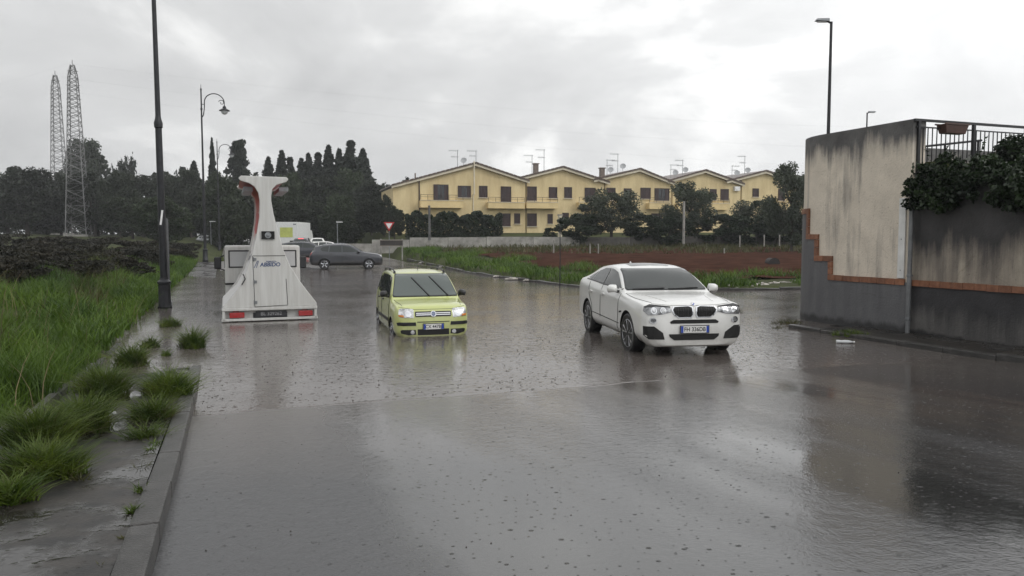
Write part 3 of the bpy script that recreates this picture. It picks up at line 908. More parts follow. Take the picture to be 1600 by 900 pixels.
reg('shrub', [crown_broad(s, 8000, 0.030, -0.05) for s in (15, 16)], 'leaf_hedge', False, 6, 0.015)
reg('bramble', [crown_broad(s, 9000, 0.020, -0.1, m=70, zs=.36) for s in (17, 18, 19)], 'bramble', False, 8, 0.012)

ti = 0
def tree(name, kind, px, top, wpx, dist, label, cat='tree', group=None, zg=None, sy=1.0):
    """a tree whose top is seen at pixel (px, top) at `dist` metres, crown wpx pixels wide"""
    global ti
    ti += 1
    p = aty(px, top, dist)
    zg = float(land_z(p.x, p.y)) if zg is None else zg
    h = p.z - zg
    w = wpx * dist / FOC / {'broad': .95, 'green': .95, 'conifer': .5, 'cypress': .33, 'cedar': .82, 'spiky': .95, 'olive': .95, 'shrub': .95, 'bramble': .95}[kind]
    cm, tm = TREES[kind][ti % len(TREES[kind])]
    root = empty(name, (p.x, p.y, zg - 0.05), random.uniform(0, 6.28), label, cat, group)
    c = link('crown', cm, None, root); t_ = link('trunk', tm, None, root)
    for o in (c, t_):
        o.scale = (w, w * sy, h * 1.02) if kind != 'bramble' else (w, w * sy, (w * .5 + h / .36 * .5) * (1 if o is c else .3))
    return root

# trees of the wood left of the road
WOOD = 'trees of the dark wood beyond the scrub'
W_ = 'broad dark evergreen of the wood '
for px, top, w, d, lb in ((-45, 258, 130, 118, W_ + 'out beyond both lattice masts'), (38, 259, 120, 120, W_ + 'out beyond both lattice masts'), (92, 264, 80, 128, W_ + 'right behind the two lattice masts'), (145, 262, 110, 122, W_ + 'below the round-headed pine'),
        (185, 266, 70, 116, W_ + 'below the spiky topped tree'), (222, 264, 90, 124, W_ + 'between the spiky tree and the near lamp pole'), (262, 262, 80, 130, W_ + 'just past the near black lamp pole'), (296, 262, 70, 126, W_ + 'next to the curled street lamp')):
    tree('woodland_tree', 'broad', px, top, w, d, lb, group=WOOD)
L_ = 'lower bushy tree at the edge of the wood '
for px, top, w, d, lb in ((10, 296, 110, 124, L_ + 'away from the masts'), (72, 304, 90, 128, L_ + 'at the foot of the lattice masts'), (205, 300, 90, 104, L_ + 'below the spiky topped tree'), (255, 306, 100, 86, L_ + 'behind the near lamp pole'), (152, 306, 80, 126, L_ + 'below the round-headed pine')):
    tree('woodland_tree', 'green', px, top, w, d, lb, group=WOOD)
tree('umbrella_pine', 'broad', 133, 214, 84, 170, 'tall round-headed pine rising above the wood behind the masts')
tree('spiky_tree', 'spiky', 198, 232, 50, 160, 'spiky topped tree standing alone above the wood')
tree('cedar_tree', 'cedar', 372, 211, 66, 140, 'tall layered cedar behind the curled street lamps')
tree('pointed_cypress', 'conifer', 331, 221, 30, 135, 'single pointed conifer next to the layered cedar')
CON = 'conifers above the road junction'
for px, top, w, d, lb in ((303, 256, 59, 150, 'dark conifer behind the curled street lamps'), (285, 262, 56, 150, 'dark conifer behind the curled street lamps'),
        (419, 250, 63, 142, 'outer conifer of the cluster above the top of the advertising truck'), (440, 240, 66, 140, 'tallest conifer of the cluster above the top of the advertising truck'), (453, 247, 59, 145, 'outer conifer of the cluster above the top of the advertising truck'),
        (471, 252, 66, 140, 'lower conifer in the long row between truck and yellow terrace'), (482, 245, 63, 146, 'lower conifer in the long row between truck and yellow terrace'), (497, 240, 66, 142, 'lower conifer in the long row between truck and yellow terrace'),
        (513, 233, 73, 138, 'second tallest conifer in the long row between truck and yellow terrace'), (530, 238, 66, 142, 'lower conifer in the long row between truck and yellow terrace'),
        (548, 221, 80, 136, 'tallest conifer in the long row between truck and yellow terrace'), (567, 237, 73, 140, 'last conifer of the row beside the yellow terrace')):
    tree('cypress_tree', 'cypress' if ti % 3 == 0 else 'conifer', px, top, w, d, lb, group=CON)
GRN = 'bushy trees in front of the conifers'
for px, top, w, d, lb in ((342, 268, 80, 104, 'tall bushy tree behind the far curled street lamp'), (390, 284, 80, 108, 'bushy tree beside the flared top of the advertising truck'), (455, 270, 80, 122, 'tall bushy tree above the white box truck'), (500, 266, 90, 124, 'tall bushy tree above the white hatchback'),
        (540, 262, 90, 124, 'tall bushy tree above the grey crossover'), (585, 280, 76, 118, 'tall bushy tree above the give way sign'), (430, 300, 70, 104, 'lower bushy tree right behind the advertising truck'), (480, 304, 70, 102, 'lower bushy tree behind the dark blue car'),
        (535, 306, 80, 100, 'lower bushy tree behind the short white-headed lamp'), (580, 306, 60, 96, 'lower bushy tree beside the give way sign'), (366, 310, 70, 100, 'lower bushy tree behind the cab of the advertising truck'), (318, 296, 60, 108, 'lower bushy tree behind the middle curled street lamp')):
    tree('bushy_tree', 'green' if ti % 2 else 'broad', px, top, w, d, lb, group=GRN)
for px, top, w, d, lb in ((600, 300, 34, 92, 'narrow dark tree behind the give way sign by the yellow terrace'), (616, 318, 40, 88, 'low dark tree touching the hedge corner of the yellow terrace')):
    tree('bushy_tree', 'broad', px, top, w, d, lb, group='trees at the terrace corner')
# trees and shrubs in front of the houses
tree('olive_tree', 'olive', 955, 287, 112, 80, 'wide grey-green tree hiding the third yellow gable')
tree('olive_tree', 'olive', 1078, 278, 96, 81, 'tall loose grey-green tree hiding the fourth yellow gable')
tree('olive_tree', 'olive', 1186, 304, 104, 82, 'spreading low tree hiding the fifth yellow gable')
tree('olive_tree', 'olive', 1240, 246, 96, 66, 'big tree rising behind the rounded end of the plastered wall')
SH = 'dark shrubs along the terrace gardens'
for px, top, w, d, h_ in ((905, 328, 84, 79, 'beside the white banner below the second'), (1006, 330, 86, 80, 'below the third'), (1046, 332, 84, 79, 'below the third'), (1126, 328, 86, 80, 'below the fourth'), (1164, 332, 84, 79, 'below the fourth'), (1215, 330, 90, 79, 'below the fifth'), (1258, 328, 80, 79, 'below the fifth'), (860, 352, 30, 80, 'near the pale pillar below the second')):
    tree('garden_shrub', 'shrub', px, top, w, d, 'dark rounded shrub ' + h_ + ' yellow house', 'shrub', SH)
# brambles on the scrubland behind the grass verge
BR = 'brambles on the scrubland'
for px, top, w, d in ((-20, 388, 150, 30), (60, 392, 150, 34), (140, 396, 150, 38), (215, 392, 110, 44), (20, 398, 150, 24), (110, 404, 130, 28), (190, 404, 120, 32), (275, 384, 70, 62), (235, 384, 100, 54), (165, 384, 130, 52), (85, 386, 150, 50), (10, 378, 150, 48), (300, 380, 40, 74), (290, 392, 50, 56), (240, 398, 60, 42)):
    wh = 'out beyond the lattice masts' if px < 50 else 'in line with the lattice masts' if px < 120 else 'in line with the round-headed pine' if px < 200 else 'beside the near black lamp pole' if px < 260 else 'beside the middle curled street lamp'
    tree('bramble_bush', 'bramble', px, top, w, d, ('bramble bush at the back of the grass verge ' if d < 40 else 'bramble bush at the foot of the wood ') + wh, 'bush', BR, sy=0.8)

# clipped hedge in front of the first house
def hedge_mesh(name, L, D, Hh, n, leaf, seed, lump=0.25, m='leaf_hedge', outward=True):
    rg = np.random.default_rng(seed)
    q = rg.uniform(0, 1, n)
    x = rg.uniform(-L / 2, L / 2, n); y = rg.uniform(-D / 2, D / 2, n); z = rg.uniform(0, Hh, n)
    top = q < 0.35; fr = (q >= 0.35) & (q < 0.85)
    hx = Hh * (1 + lump * 0.35 * (np.sin(x * 1.9 + seed) * 0.5 + np.sin(x * 4.7 + 2 + y) * 0.5))
    z = np.where(top, hx - np.abs(rg.normal(0, 0.07, n)) * Hh, z * hx / Hh)
    bul = lump * 0.5 * (np.sin(x * 2.3 + z * 2.1 + seed) * 0.5 + np.sin(z * 5 + x * 3.1) * 0.5)
    y = np.where(fr, -D / 2 + bul - np.abs(rg.normal(0, 0.05, n)) * D + 0.05, y)
    p = np.stack([x, y, z], 1)
    return veg_mesh(name, leaves(p, leaf, 1.7, 0.1, rg), M[m])
h0, h1 = aty(634, 372, 84), aty(782, 372, 86)
hd = empty('hedge', ((h0.x + h1.x) / 2, (h0.y + h1.y) / 2, float(land_z((h0.x + h1.x) / 2, 85)) - .05), math.atan2(h1.y - h0.y, h1.x - h0.x), 'tall dark hedge in front of the first yellow house', 'hedge')
link('foliage', hedge_mesh('hedge_leaves', (h1 - h0).length, 2.2, 2.95, 16000, 0.17, 3, 0.5), None, hd)
mb = MB()
for i in range(9):
    mb.tube([(-4.6 + i * 1.15, 0, -.1), (-4.6 + i * 1.15 + .1, .1, 1.6), (-4.6 + i * 1.15, 0, 2.4)], [.06, .04, .01], 5)
mb.build('stems', M['bark'], hd)['kind'] = 'stuff'
# overhanging hedge on the lower plastered wall
M['leaf_near'] = leaf_mat('leaf_near', (0.006, 0.013, 0.006), (0.026, 0.046, 0.015), 1.6, 0.35, 0.2, 0)
c_ = st(6.0, W_T + 0.42, 2.72)
hd = empty('hedge', c_, ROAD_ANG, 'dark leafy hedge hanging over the mould-stained wall', 'hedge')
def ragged_hedge(L, n, seed):
    """loose hanging growth: overlapping clumps of uneven size with stray sprays"""
    rg_ = np.random.default_rng(seed)
    m_ = 620
    x_ = rg_.uniform(-L / 2, L / 2, m_)
    up_ = 0.80 + 0.10 * np.sin(x_ * 2.1) + 0.22 * smooth(-4.4, -2.0, -np.abs(x_ + 0) + 0) * 0
    q_ = rg_.uniform(0, 1, m_)
    c_ = np.stack([x_, rg_.uniform(-.62, .45, m_) , np.where(q_ < .45, up_ * rg_.uniform(.45, 1.0, m_), rg_.uniform(-.16, .55, m_))], 1)
    c_[:, 1] = np.where(c_[:, 2] < .35, -rg_.uniform(.35, .68, m_), c_[:, 1])
    r_ = rg_.uniform(.09, .21, m_)
    p_ = clump_points(c_, r_, n, rg_, .35, .8)
    # sprays
    k_ = 260; b_ = c_[rg_.integers(0, m_, k_)]; d_ = rg_.normal(size=(k_, 3)); d_[:, 2] = np.abs(d_[:, 2]) * .8 - .2; d_ /= np.linalg.norm(d_, axis=1)[:, None]
    sp_ = np.concatenate([b_ + d_ * (.22 + .045 * j) + rg_.normal(0, .012, (k_, 3)) for j in range(8)])
    return veg_mesh('wall_hedge_leaves', leaves(np.concatenate([p_, sp_]), .05, 1.8, .05, rg_), M['leaf_near'])
me = ragged_hedge(12.0, 90000, 5)
o = link('foliage', me, None, hd); o.rotation_euler = (0, 0, math.pi); 
mb = MB()
for i in range(12):
    mb.tube([(-5.5 + i, 0, .2), (-5.4 + i, .1, .6), (-5.5 + i + random.uniform(-.3, .3), random.uniform(-.2, .2), 1.0)], [.03, .02, .006], 5)
mb.build('stems', M['bark'], hd)['kind'] = 'stuff'
# shrub against the railing
sh = empty('garden_shrub', st(11.2, W_T + 2.9, 2.95), 0.3, 'bushy shrub leaning against the iron railing', 'shrub')
vf, _ = crown_broad(31, 9000, 0.035, 0.0)
link('crown', veg_mesh('shrub_crown', vf, M['leaf_near']), None, sh).scale = (2.5, 2.2, 1.5)
link('trunk', TREES['shrub'][0][1], None, sh).scale = (2.0, 2.0, 1.3)

# the far wood behind, reading as one mass
rgw = np.random.default_rng(77)
n = 88000
px_ = np.where(rgw.uniform(0, 1, n) < .8, rgw.uniform(-1100, 640, n), rgw.uniform(1180, 1900, n)); dd = rgw.uniform(150, 175, n)
topz = 12.5 + 1.6 * np.sin(px_ * .021) + 1.1 * np.sin(px_ * .067 + 1) + .8 * np.sin(px_ * .19)
X = (px_ - 800) / FOC * dd
P_ = np.stack([X, dd, 1.0 + (topz - 1) * rgw.uniform(0, 1, n) ** .7], 1)
wood = link('far_wood', veg_mesh('far_wood', leaves(P_, .55, 1.4, .1, rgw), M['leaf_dark']))
prop(wood, 'dark mass of distant woodland behind the single trees', 'wood', kind='stuff')
# ------------------------------------------------------------------ yellow terraced houses
ROW = R(17)
ROW_P = aty(742, 370, 99.7)
ROW_D = Vector((math.cos(ROW), math.sin(ROW), 0)); ROW_N = Vector((math.sin(ROW), -math.cos(ROW), 0))
def facade(px, py, out=0.0):
    """(metres along the row, height) of the facade point seen at a pixel; out: metres in front of it"""
    o = Vector((0, 0, CAM_H)); d = ray(px, py)
    base = Vector((ROW_P.x, ROW_P.y, 0)) + ROW_N * out
    k = (base - o).dot(ROW_N) / d.dot(ROW_N)
    p = o + d * k
    return (p - base).dot(ROW_D), p.z
M['yellow'] = mat('yellow_render', (0.54, 0.425, 0.23), 0.75, color2=(0.68, 0.56, 0.32), vscale=0.5, bump=0.2, bscale=30, stretch=(1.6, 1.6, .45))
M['yellow_pale'] = mat('yellow_render_pale', (0.64, 0.50, 0.26), 0.75, var=0.1, vscale=0.6)
M['cream_trim'] = mat('cream_trim', (0.60, 0.54, 0.42), 0.6, var=0.12, vscale=1)
M['tile_grey'] = mat('roof_tile', (0.17, 0.155, 0.15), 0.55, color2=(0.24, 0.20, 0.18), vscale=1.5, bump=0.8, bscale=9)
M['tile_edge'] = mat('roof_edge', (0.10, 0.07, 0.055), 0.6, var=0.3, vscale=3)
M['shutter'] = mat('shutter_brown', (0.035, 0.018, 0.018), 0.5, var=0.3, vscale=3, obj_var=0.2)
M['pane'] = mat('window_pane', (0.015, 0.018, 0.022), 0.08, coat=0.3)
M['curtain'] = mat('curtain_grey', (0.25, 0.26, 0.28), 0.8, var=0.2)
M['rail'] = mat('balcony_iron', (0.05, 0.04, 0.035), 0.5, 0.3)
M['dish'] = mat('dish_grey', (0.36, 0.37, 0.38), 0.5, var=0.1)
M['terracotta'] = mat('chimney_render', (0.16, 0.13, 0.11), 0.8, var=0.3)
BASE_Z = 2.5
DEPTH = 11.0

def window(root, px0, py0, px1, py1, x0, door=False, open_=False):
    xa, za = facade(px0, py1); xb, zb = facade(px1, py0)
    xa -= x0; xb -= x0; za -= BASE_Z; zb -= BASE_Z
    cx, cz, w, h = (xa + xb) / 2, (za + zb) / 2, xb - xa, zb - za
    mb = MB()
    for (bx, bz, bw, bh) in ((xa, cz, .09, h), (xb, cz, .09, h), (cx, zb, w + .09, .09), (cx, za, w + .09, .09)):
        mb.box((bx, -0.035, bz), (bw, 0.13, bh))
    wo = mb.build('door' if door else 'window', M['shutter'], root)
    if open_:
        mb = MB(); mb.box((cx, -0.006, cz), (w - .09, .02, h - .09)); mb.build('pane', M['pane'], wo)
        mb = MB(); mb.box((cx, -0.03, cz), (.07, .06, h - .09)); mb.build('mullion', M['shutter'], wo)
        for sx in (-1, 1):
            mb = MB(); mb.box((cx + sx * (w * .36), -0.03, cz), (w * .26, .045, h - .10)); mb.build('shutter', M['shutter'], wo)
    else:
        for sx in (-1, 1):
            mb = MB(); mb.box((cx + sx * (w - .09) / 4, -0.02, cz), ((w - .12) / 2, .05, h - .1))
            for k in range(int(h / .16)):
                mb.box((cx + sx * (w - .09) / 4, -0.05, za + .12 + k * .16), ((w - .3) / 2, .03, .05))
            mb.build('shutter', M['shutter'], wo)
    mb = MB(); mb.box((cx, -0.08, za - .10), (w + .3, .22, .08)); mb.build('sill', M['cream_trim'], wo)
    return wo

def balcony(root, px0, px1, ytop, ybot, yrail, x0):
    out = 1.1
    xa, zt = facade(px0, ytop, out); xb, zb = facade(px1, ybot, out); _, zr = facade(px0, yrail, out)
    xa -= x0; xb -= x0; zt -= BASE_Z; zb -= BASE_Z; zr -= BASE_Z
    mb = MB(); mb.box(((xa + xb) / 2, -out / 2 - .002, (zt + zb) / 2), (xb - xa, out, zt - zb)); b = mb.build('balcony', M['yellow_pale'], root)
    mb = MB(); mb.box(((xa + xb) / 2, -out + .05, zt + .03), (xb - xa + .1, .22, .06)); mb.build('coping', M['cream_trim'], b)
    mb = MB()
    mb.box(((xa + xb) / 2, -out + .06, zr), (xb - xa, .05, .05)); mb.box(((xa + xb) / 2, -out + .06, (zt + zr) / 2 + .1), (xb - xa, .03, .03))
    n = int((xb - xa) / .9)
    for i in range(n + 1):
        mb.box((xa + .03 + (xb - xa - .06) * i / n, -out + .06, (zt + zr) / 2), (.04, .04, zr - zt))
    mb.build('balcony_rail', M['rail'], b)
    return b

def antenna(root, x, y, z, h=2.0, seed=0, name='aerial'):
    rd = random.Random(seed)
    mb = MB(); mb.tube([(x, y, z - .3), (x, y, z + h)], .035, 5)
    d = rd.choice((-1, 1))
    for k, zz_ in enumerate((h * .95, h * .62)):
        L = .9 if k == 0 else .65
        mb.tube([(x - d * .2, y, z + zz_), (x + d * L * 1.3, y, z + zz_)], .022, 4)
        for i in range(5):
            q = x + d * (L * 1.25 * i / 4)
            mb.tube([(q, y - .35, z + zz_), (q, y + .35, z + zz_)], .014, 3)
            mb.tube([(q, y, z + zz_ - .16), (q, y, z + zz_ + .16)], .014, 3)
    mb.build(name, M['galv'], root)
def dish(root, x, y, z, r=0.42):
    mb = MB()
    Mx = Matrix.Translation((x, y, z)) @ Matrix.Rotation(R(60), 4, 'X') @ Matrix.Rotation(R(-25), 4, 'Y')
    mb.lathe([(0.001, -.10), (r * .5, -.075), (r, 0), (r * .98, .02), (r * .5, -.05), (0.001, -.08)], 14, Mx)
    mb.tube([(x, y + .1, z - .7), (x, y + .1, z)], .03, 5); mb.tube([Mx @ Vector((0, -r, 0)), Mx @ Vector((0, 0, .45))], .015, 4)
    mb.build('satellite_dish', M['dish'], root, 50)

def house(label, pl, pr, peak, eave_l, eave_r, wins, balcs, extra=None, low=None):
    """pl / pr / peak: pixel columns (and rows) of the gable"""
    x0, zp = facade(*peak); xl, zl = facade(*eave_l); xr, zr_ = facade(*eave_r)
    wl_, _ = facade(pl, 300); wr_, _ = facade(pr, 300)
    o_ = Vector((ROW_P.x, ROW_P.y, BASE_Z)) + ROW_D * x0
    root = empty('terraced_house', o_, ROW, label, 'house', 'yellow houses of the terrace')
    xl -= x0; xr -= x0; zp -= BASE_Z; zl -= BASE_Z; zr_ -= BASE_Z; wl_ -= x0; wr_ -= x0
    zz_ = lambda x: zp + (zl - zp) * x / xl if x < 0 else zp + (zr_ - zp) * x / xr
    mb = MB(); mb.prism([(wl_, -1.2), (wr_, -1.2), (wr_, zz_(wr_) - .22), (0, zp - .22), (wl_, zz_(wl_) - .22)], 'y', 0.0, DEPTH); mb.build('wall', M['yellow'], root)
    # roof slabs with tiles, cream barge boards on the gable
    th = 0.16
    mb = MB()
    mb.prism([(xl, zl), (0, zp), (0, zp + th), (xl, zl + th)], 'y', -0.55, DEPTH + .4); mb.prism([(0.001, zp), (xr, zr_), (xr, zr_ + th), (0.001, zp + th)], 'y', -0.55, DEPTH + .4)
    rf = mb.build('roof', M['tile_grey'], root)
    mb = MB()
    mb.prism([(xl, zl - .26), (0, zp - .30), (0, zp - .002), (xl, zl - .002)], 'y', -0.50, -0.42); mb.prism([(0.001, zp - .30), (xr, zr_ - .26), (xr, zr_ - .002), (0.001, zp - .002)], 'y', -0.50, -0.42)
    mb.build('barge_board', M['cream_trim'], rf)
    mb = MB()
    for (xa, za, xb, zb) in ((xl, zl, 0, zp), (0, zp, xr, zr_)):
        n = max(3, int(abs(xb - xa) / .55))
        for i in range(n):
            k0, k1 = i / n, (i + .86) / n
            mb.prism([(xa + (xb - xa) * k0, za + (zb - za) * k0 + .02), (xa + (xb - xa) * k1, za + (zb - za) * k1 + .02), (xa + (xb - xa) * k1, za + (zb - za) * k1 + th + .07), (xa + (xb - xa) * k0, za + (zb - za) * k0 + th + .07)], 'y', -0.62, -0.553)
    mb.build('verge_tiles', M['tile_edge'], rf)
    for w in wins: window(root, *w[:4], x0, *w[4:])
    for b in balcs: balcony(root, *b, x0)
    if low:
        for w in low: window(root, *w[:4], x0, *w[4:])
    return root, x0, rf, zz_

h1r, hx, rf, zf = house('first yellow house with the broad gable and a long downpipe', 614, 821, (742, 256), (611, 291), (826, 284),
    [(678, 289, 700, 312, True, True), (716, 291, 735, 308, False, True), (749, 291, 761, 308), (783, 292, 798, 315, True)],
    [(657, 724, 313, 325, 304), (763, 820, 316, 326, 308)], low=[(781, 334, 797, 353, True), (804, 334, 812, 349)])
antenna(h1r, -1.6, 3, zf(-1.6) + .1, 2.4, 1); antenna(h1r, .1, -.2, zf(0) - .2, 1.9, 2, 'aerial'); dish(h1r, -1.0, 2, zf(-1) + .9)
mb = MB(); mb.tube([(-.25, -.62, 5.0), (-.25, -.62, zf(0) + .3)], .09, 6); mb.tube([(-.25, -.08, -1), (-.25, -.08, 5.0), (-.25, -.62, 5.0)], .07, 6); mb.build('downpipe', M['cream_trim'], h1r)
xx, _ = facade(655, 300); mb = MB(); mb.tube([(xx - hx, -.08, -1), (xx - hx, -.08, zf(xx - hx) - .1)], .08, 6); mb.build('downpipe', M['shutter'], h1r)
mb = MB(); mb.tube([(-7.4, 2, zf(-7.4)), (-7.4, 2, zf(-7.4) + .9)], .09, 6); mb.build('flue', M['terracotta'], h1r)
h2r, hx, rf, zf = house('second yellow house with a chimney and twin aerials', 823, 944, (878, 262), (811, 279), (951, 286),
    [(824, 292, 838, 313, True), (858, 293, 870, 309), (882, 293, 893, 309), (914, 294, 930, 314, True)], [(823, 872, 316, 326, 308), (905, 940, 316, 326, 308)],
    low=[(824, 334, 838, 353, True), (856, 335, 863, 349), (879, 333, 888, 344)])
antenna(h2r, -3.2, 3, zf(-3) + .1, 2.6, 3); antenna(h2r, -2.0, 1.5, zf(-2) + .1, 3.0, 4)
mb = MB(); mb.box((-3.0, 2.0, zf(-3) + .6), (.6, .6, 1.5)); mb.box((-3.0, 2.0, zf(-3) + 1.4), (.8, .8, .12)); mb.build('chimney', M['terracotta'], rf)
h3r, hx, rf, zf = house('third yellow house half hidden by a wide tree', 946, 1049, (998, 265), (926, 282), (1052, 287),
    [(948, 294, 961, 312, True), (975, 295, 986, 309), (1001, 294, 1016, 310), (1023, 295, 1045, 313, True, True)], [(946, 985, 317, 327, 309), (1015, 1048, 317, 327, 309)],
    low=[(1018, 334, 1034, 353, True)])
antenna(h3r, -3.4, 3, zf(-3) + .1, 2.2, 5); antenna(h3r, -2.0, 2.5, zf(-2) + .1, 2.8, 6); dish(h3r, -3.3, 2, zf(-3) + .8); dish(h3r, -1.9, 1, zf(-2) + 1.0)
mb = MB(); mb.box((-4.6, 2.0, zf(-4.6) + .6), (.6, .6, 1.4)); mb.box((-4.6, 2.0, zf(-4.6) + 1.35), (.8, .8, .12)); mb.build('chimney', M['terracotta'], rf)
h4r, hx, rf, zf = house('fourth yellow house with an air conditioner under the eaves', 1051, 1157, (1100, 267), (1041, 284), (1161, 289),
    [(1072, 295, 1085, 311), (1109, 296, 1119, 312, True), (1126, 296, 1138, 312)], [(1060, 1095, 318, 328, 310), (1104, 1140, 318, 328, 310)])
antenna(h4r, -3.6, 3, zf(-3.6) + .1, 2.0, 7); antenna(h4r, -2.0, 2.5, zf(-2) + .1, 2.2, 8); dish(h4r, -3.4, 2, zf(-3.4) + .8); dish(h4r, -1.8, 2, zf(-1.8) + .8)
xx, zq = facade(1150, 295); mb = MB(); mb.box((xx - hx, -.2, zq - BASE_Z), (.85, .36, .62)); mb.lathe([(.22, 0), (.22, .02), (0, .03)], 12, Matrix.Translation((xx - hx - .12, -.39, zq - BASE_Z)) @ Matrix.Rotation(R(90), 4, 'X')); mb.build('air_conditioner', M['white_plastic'], h4r)
h5r, hx, rf, zf = house('fifth yellow house at the far end behind the trees', 1159, 1262, (1194, 268), (1133, 284), (1266, 292),
    [(1176, 295, 1185, 307), (1216, 296, 1226, 313, True)], [(1205, 1245, 318, 328, 310)])
antenna(h5r, -3.4, 3, zf(-3.4) + .1, 1.8, 9); antenna(h5r, -1.6, 2.5, zf(-1.6) + .1, 2.8, 10); dish(h5r, -3.2, 2, zf(-3.2) + .7); dish(h5r, -1.4, 2, zf(-1.4) + .7)

# garden wall in front of the terrace
def low_wall(name, pts, h, label, m, thick=0.2):
    root = empty(name, pts[0], 0, label, 'wall')
    for i, (a, b) in enumerate(zip(pts[:-1], pts[1:])):
        d = Vector((b.x - a.x, b.y - a.y, 0)); L = d.length; ang = math.atan2(d.y, d.x)
        n = max(1, round(L / 4.2))
        for k in range(n):
            p = a + (b - a) * ((k + .5) / n)
            mb = MB(); mb.box((0, 0, h / 2 - .2), (L / n - .03, thick, h + .4 + random.uniform(-.07, .07)))
            o = mb.build('wall_panel', m, root); o.location = p - pts[0]; o.rotation_euler = (0, 0, ang)
    return root
def onland(px, d):
    p = aty(px, 370, d); p.z = float(land_z(p.x, p.y)); return p
low_wall('garden_wall', [onland(522, 76), onland(640, 76), onland(760, 76.5), onland(905, 78)], 0.98, 'long weathered concrete garden wall below the dark hedge', M['concrete'])
low_wall('garden_wall', [onland(908, 79), onland(1060, 80), onland(1300, 82)], 0.85, 'low concrete wall half buried in shrubs below the terrace', mat('concrete_dark', (0.14, 0.13, 0.12), .85, var=.4, vscale=.6))
# ------------------------------------------------------------------ vehicles
def pchip(xk, yk, x):
    xk = np.asarray(xk, float); yk = np.asarray(yk, float)
    h = np.diff(xk); d = np.diff(yk) / h
    m = np.zeros(len(xk))
    for i in range(1, len(xk) - 1):
        if d[i - 1] * d[i] > 0:
            w1, w2 = 2 * h[i] + h[i - 1], h[i] + 2 * h[i - 1]
            m[i] = (w1 + w2) / (w1 / d[i - 1] + w2 / d[i])
    m[0], m[-1] = d[0], d[-1]
    j = np.clip(np.searchsorted(xk, x) - 1, 0, len(h) - 1)
    t = (x - xk[j]) / h[j]
    return ((1 + 2 * t) * (1 - t) ** 2 * yk[j] + t * (1 - t) ** 2 * h[j] * m[j] + t * t * (3 - 2 * t) * yk[j + 1] + t * t * (t - 1) * h[j] * m[j + 1])

def chaikin(p, it=2):
    for _ in range(it):
        q = [p[0]]
        c = .14 if _ == 0 else .25
        for a, b in zip(p[:-1], p[1:]):
            q.append((a[0] * (1 - c) + b[0] * c, a[1] * (1 - c) + b[1] * c)); q.append((a[0] * c + b[0] * (1 - c), a[1] * c + b[1] * (1 - c)))
        q.append(p[-1]); p = q
    return p

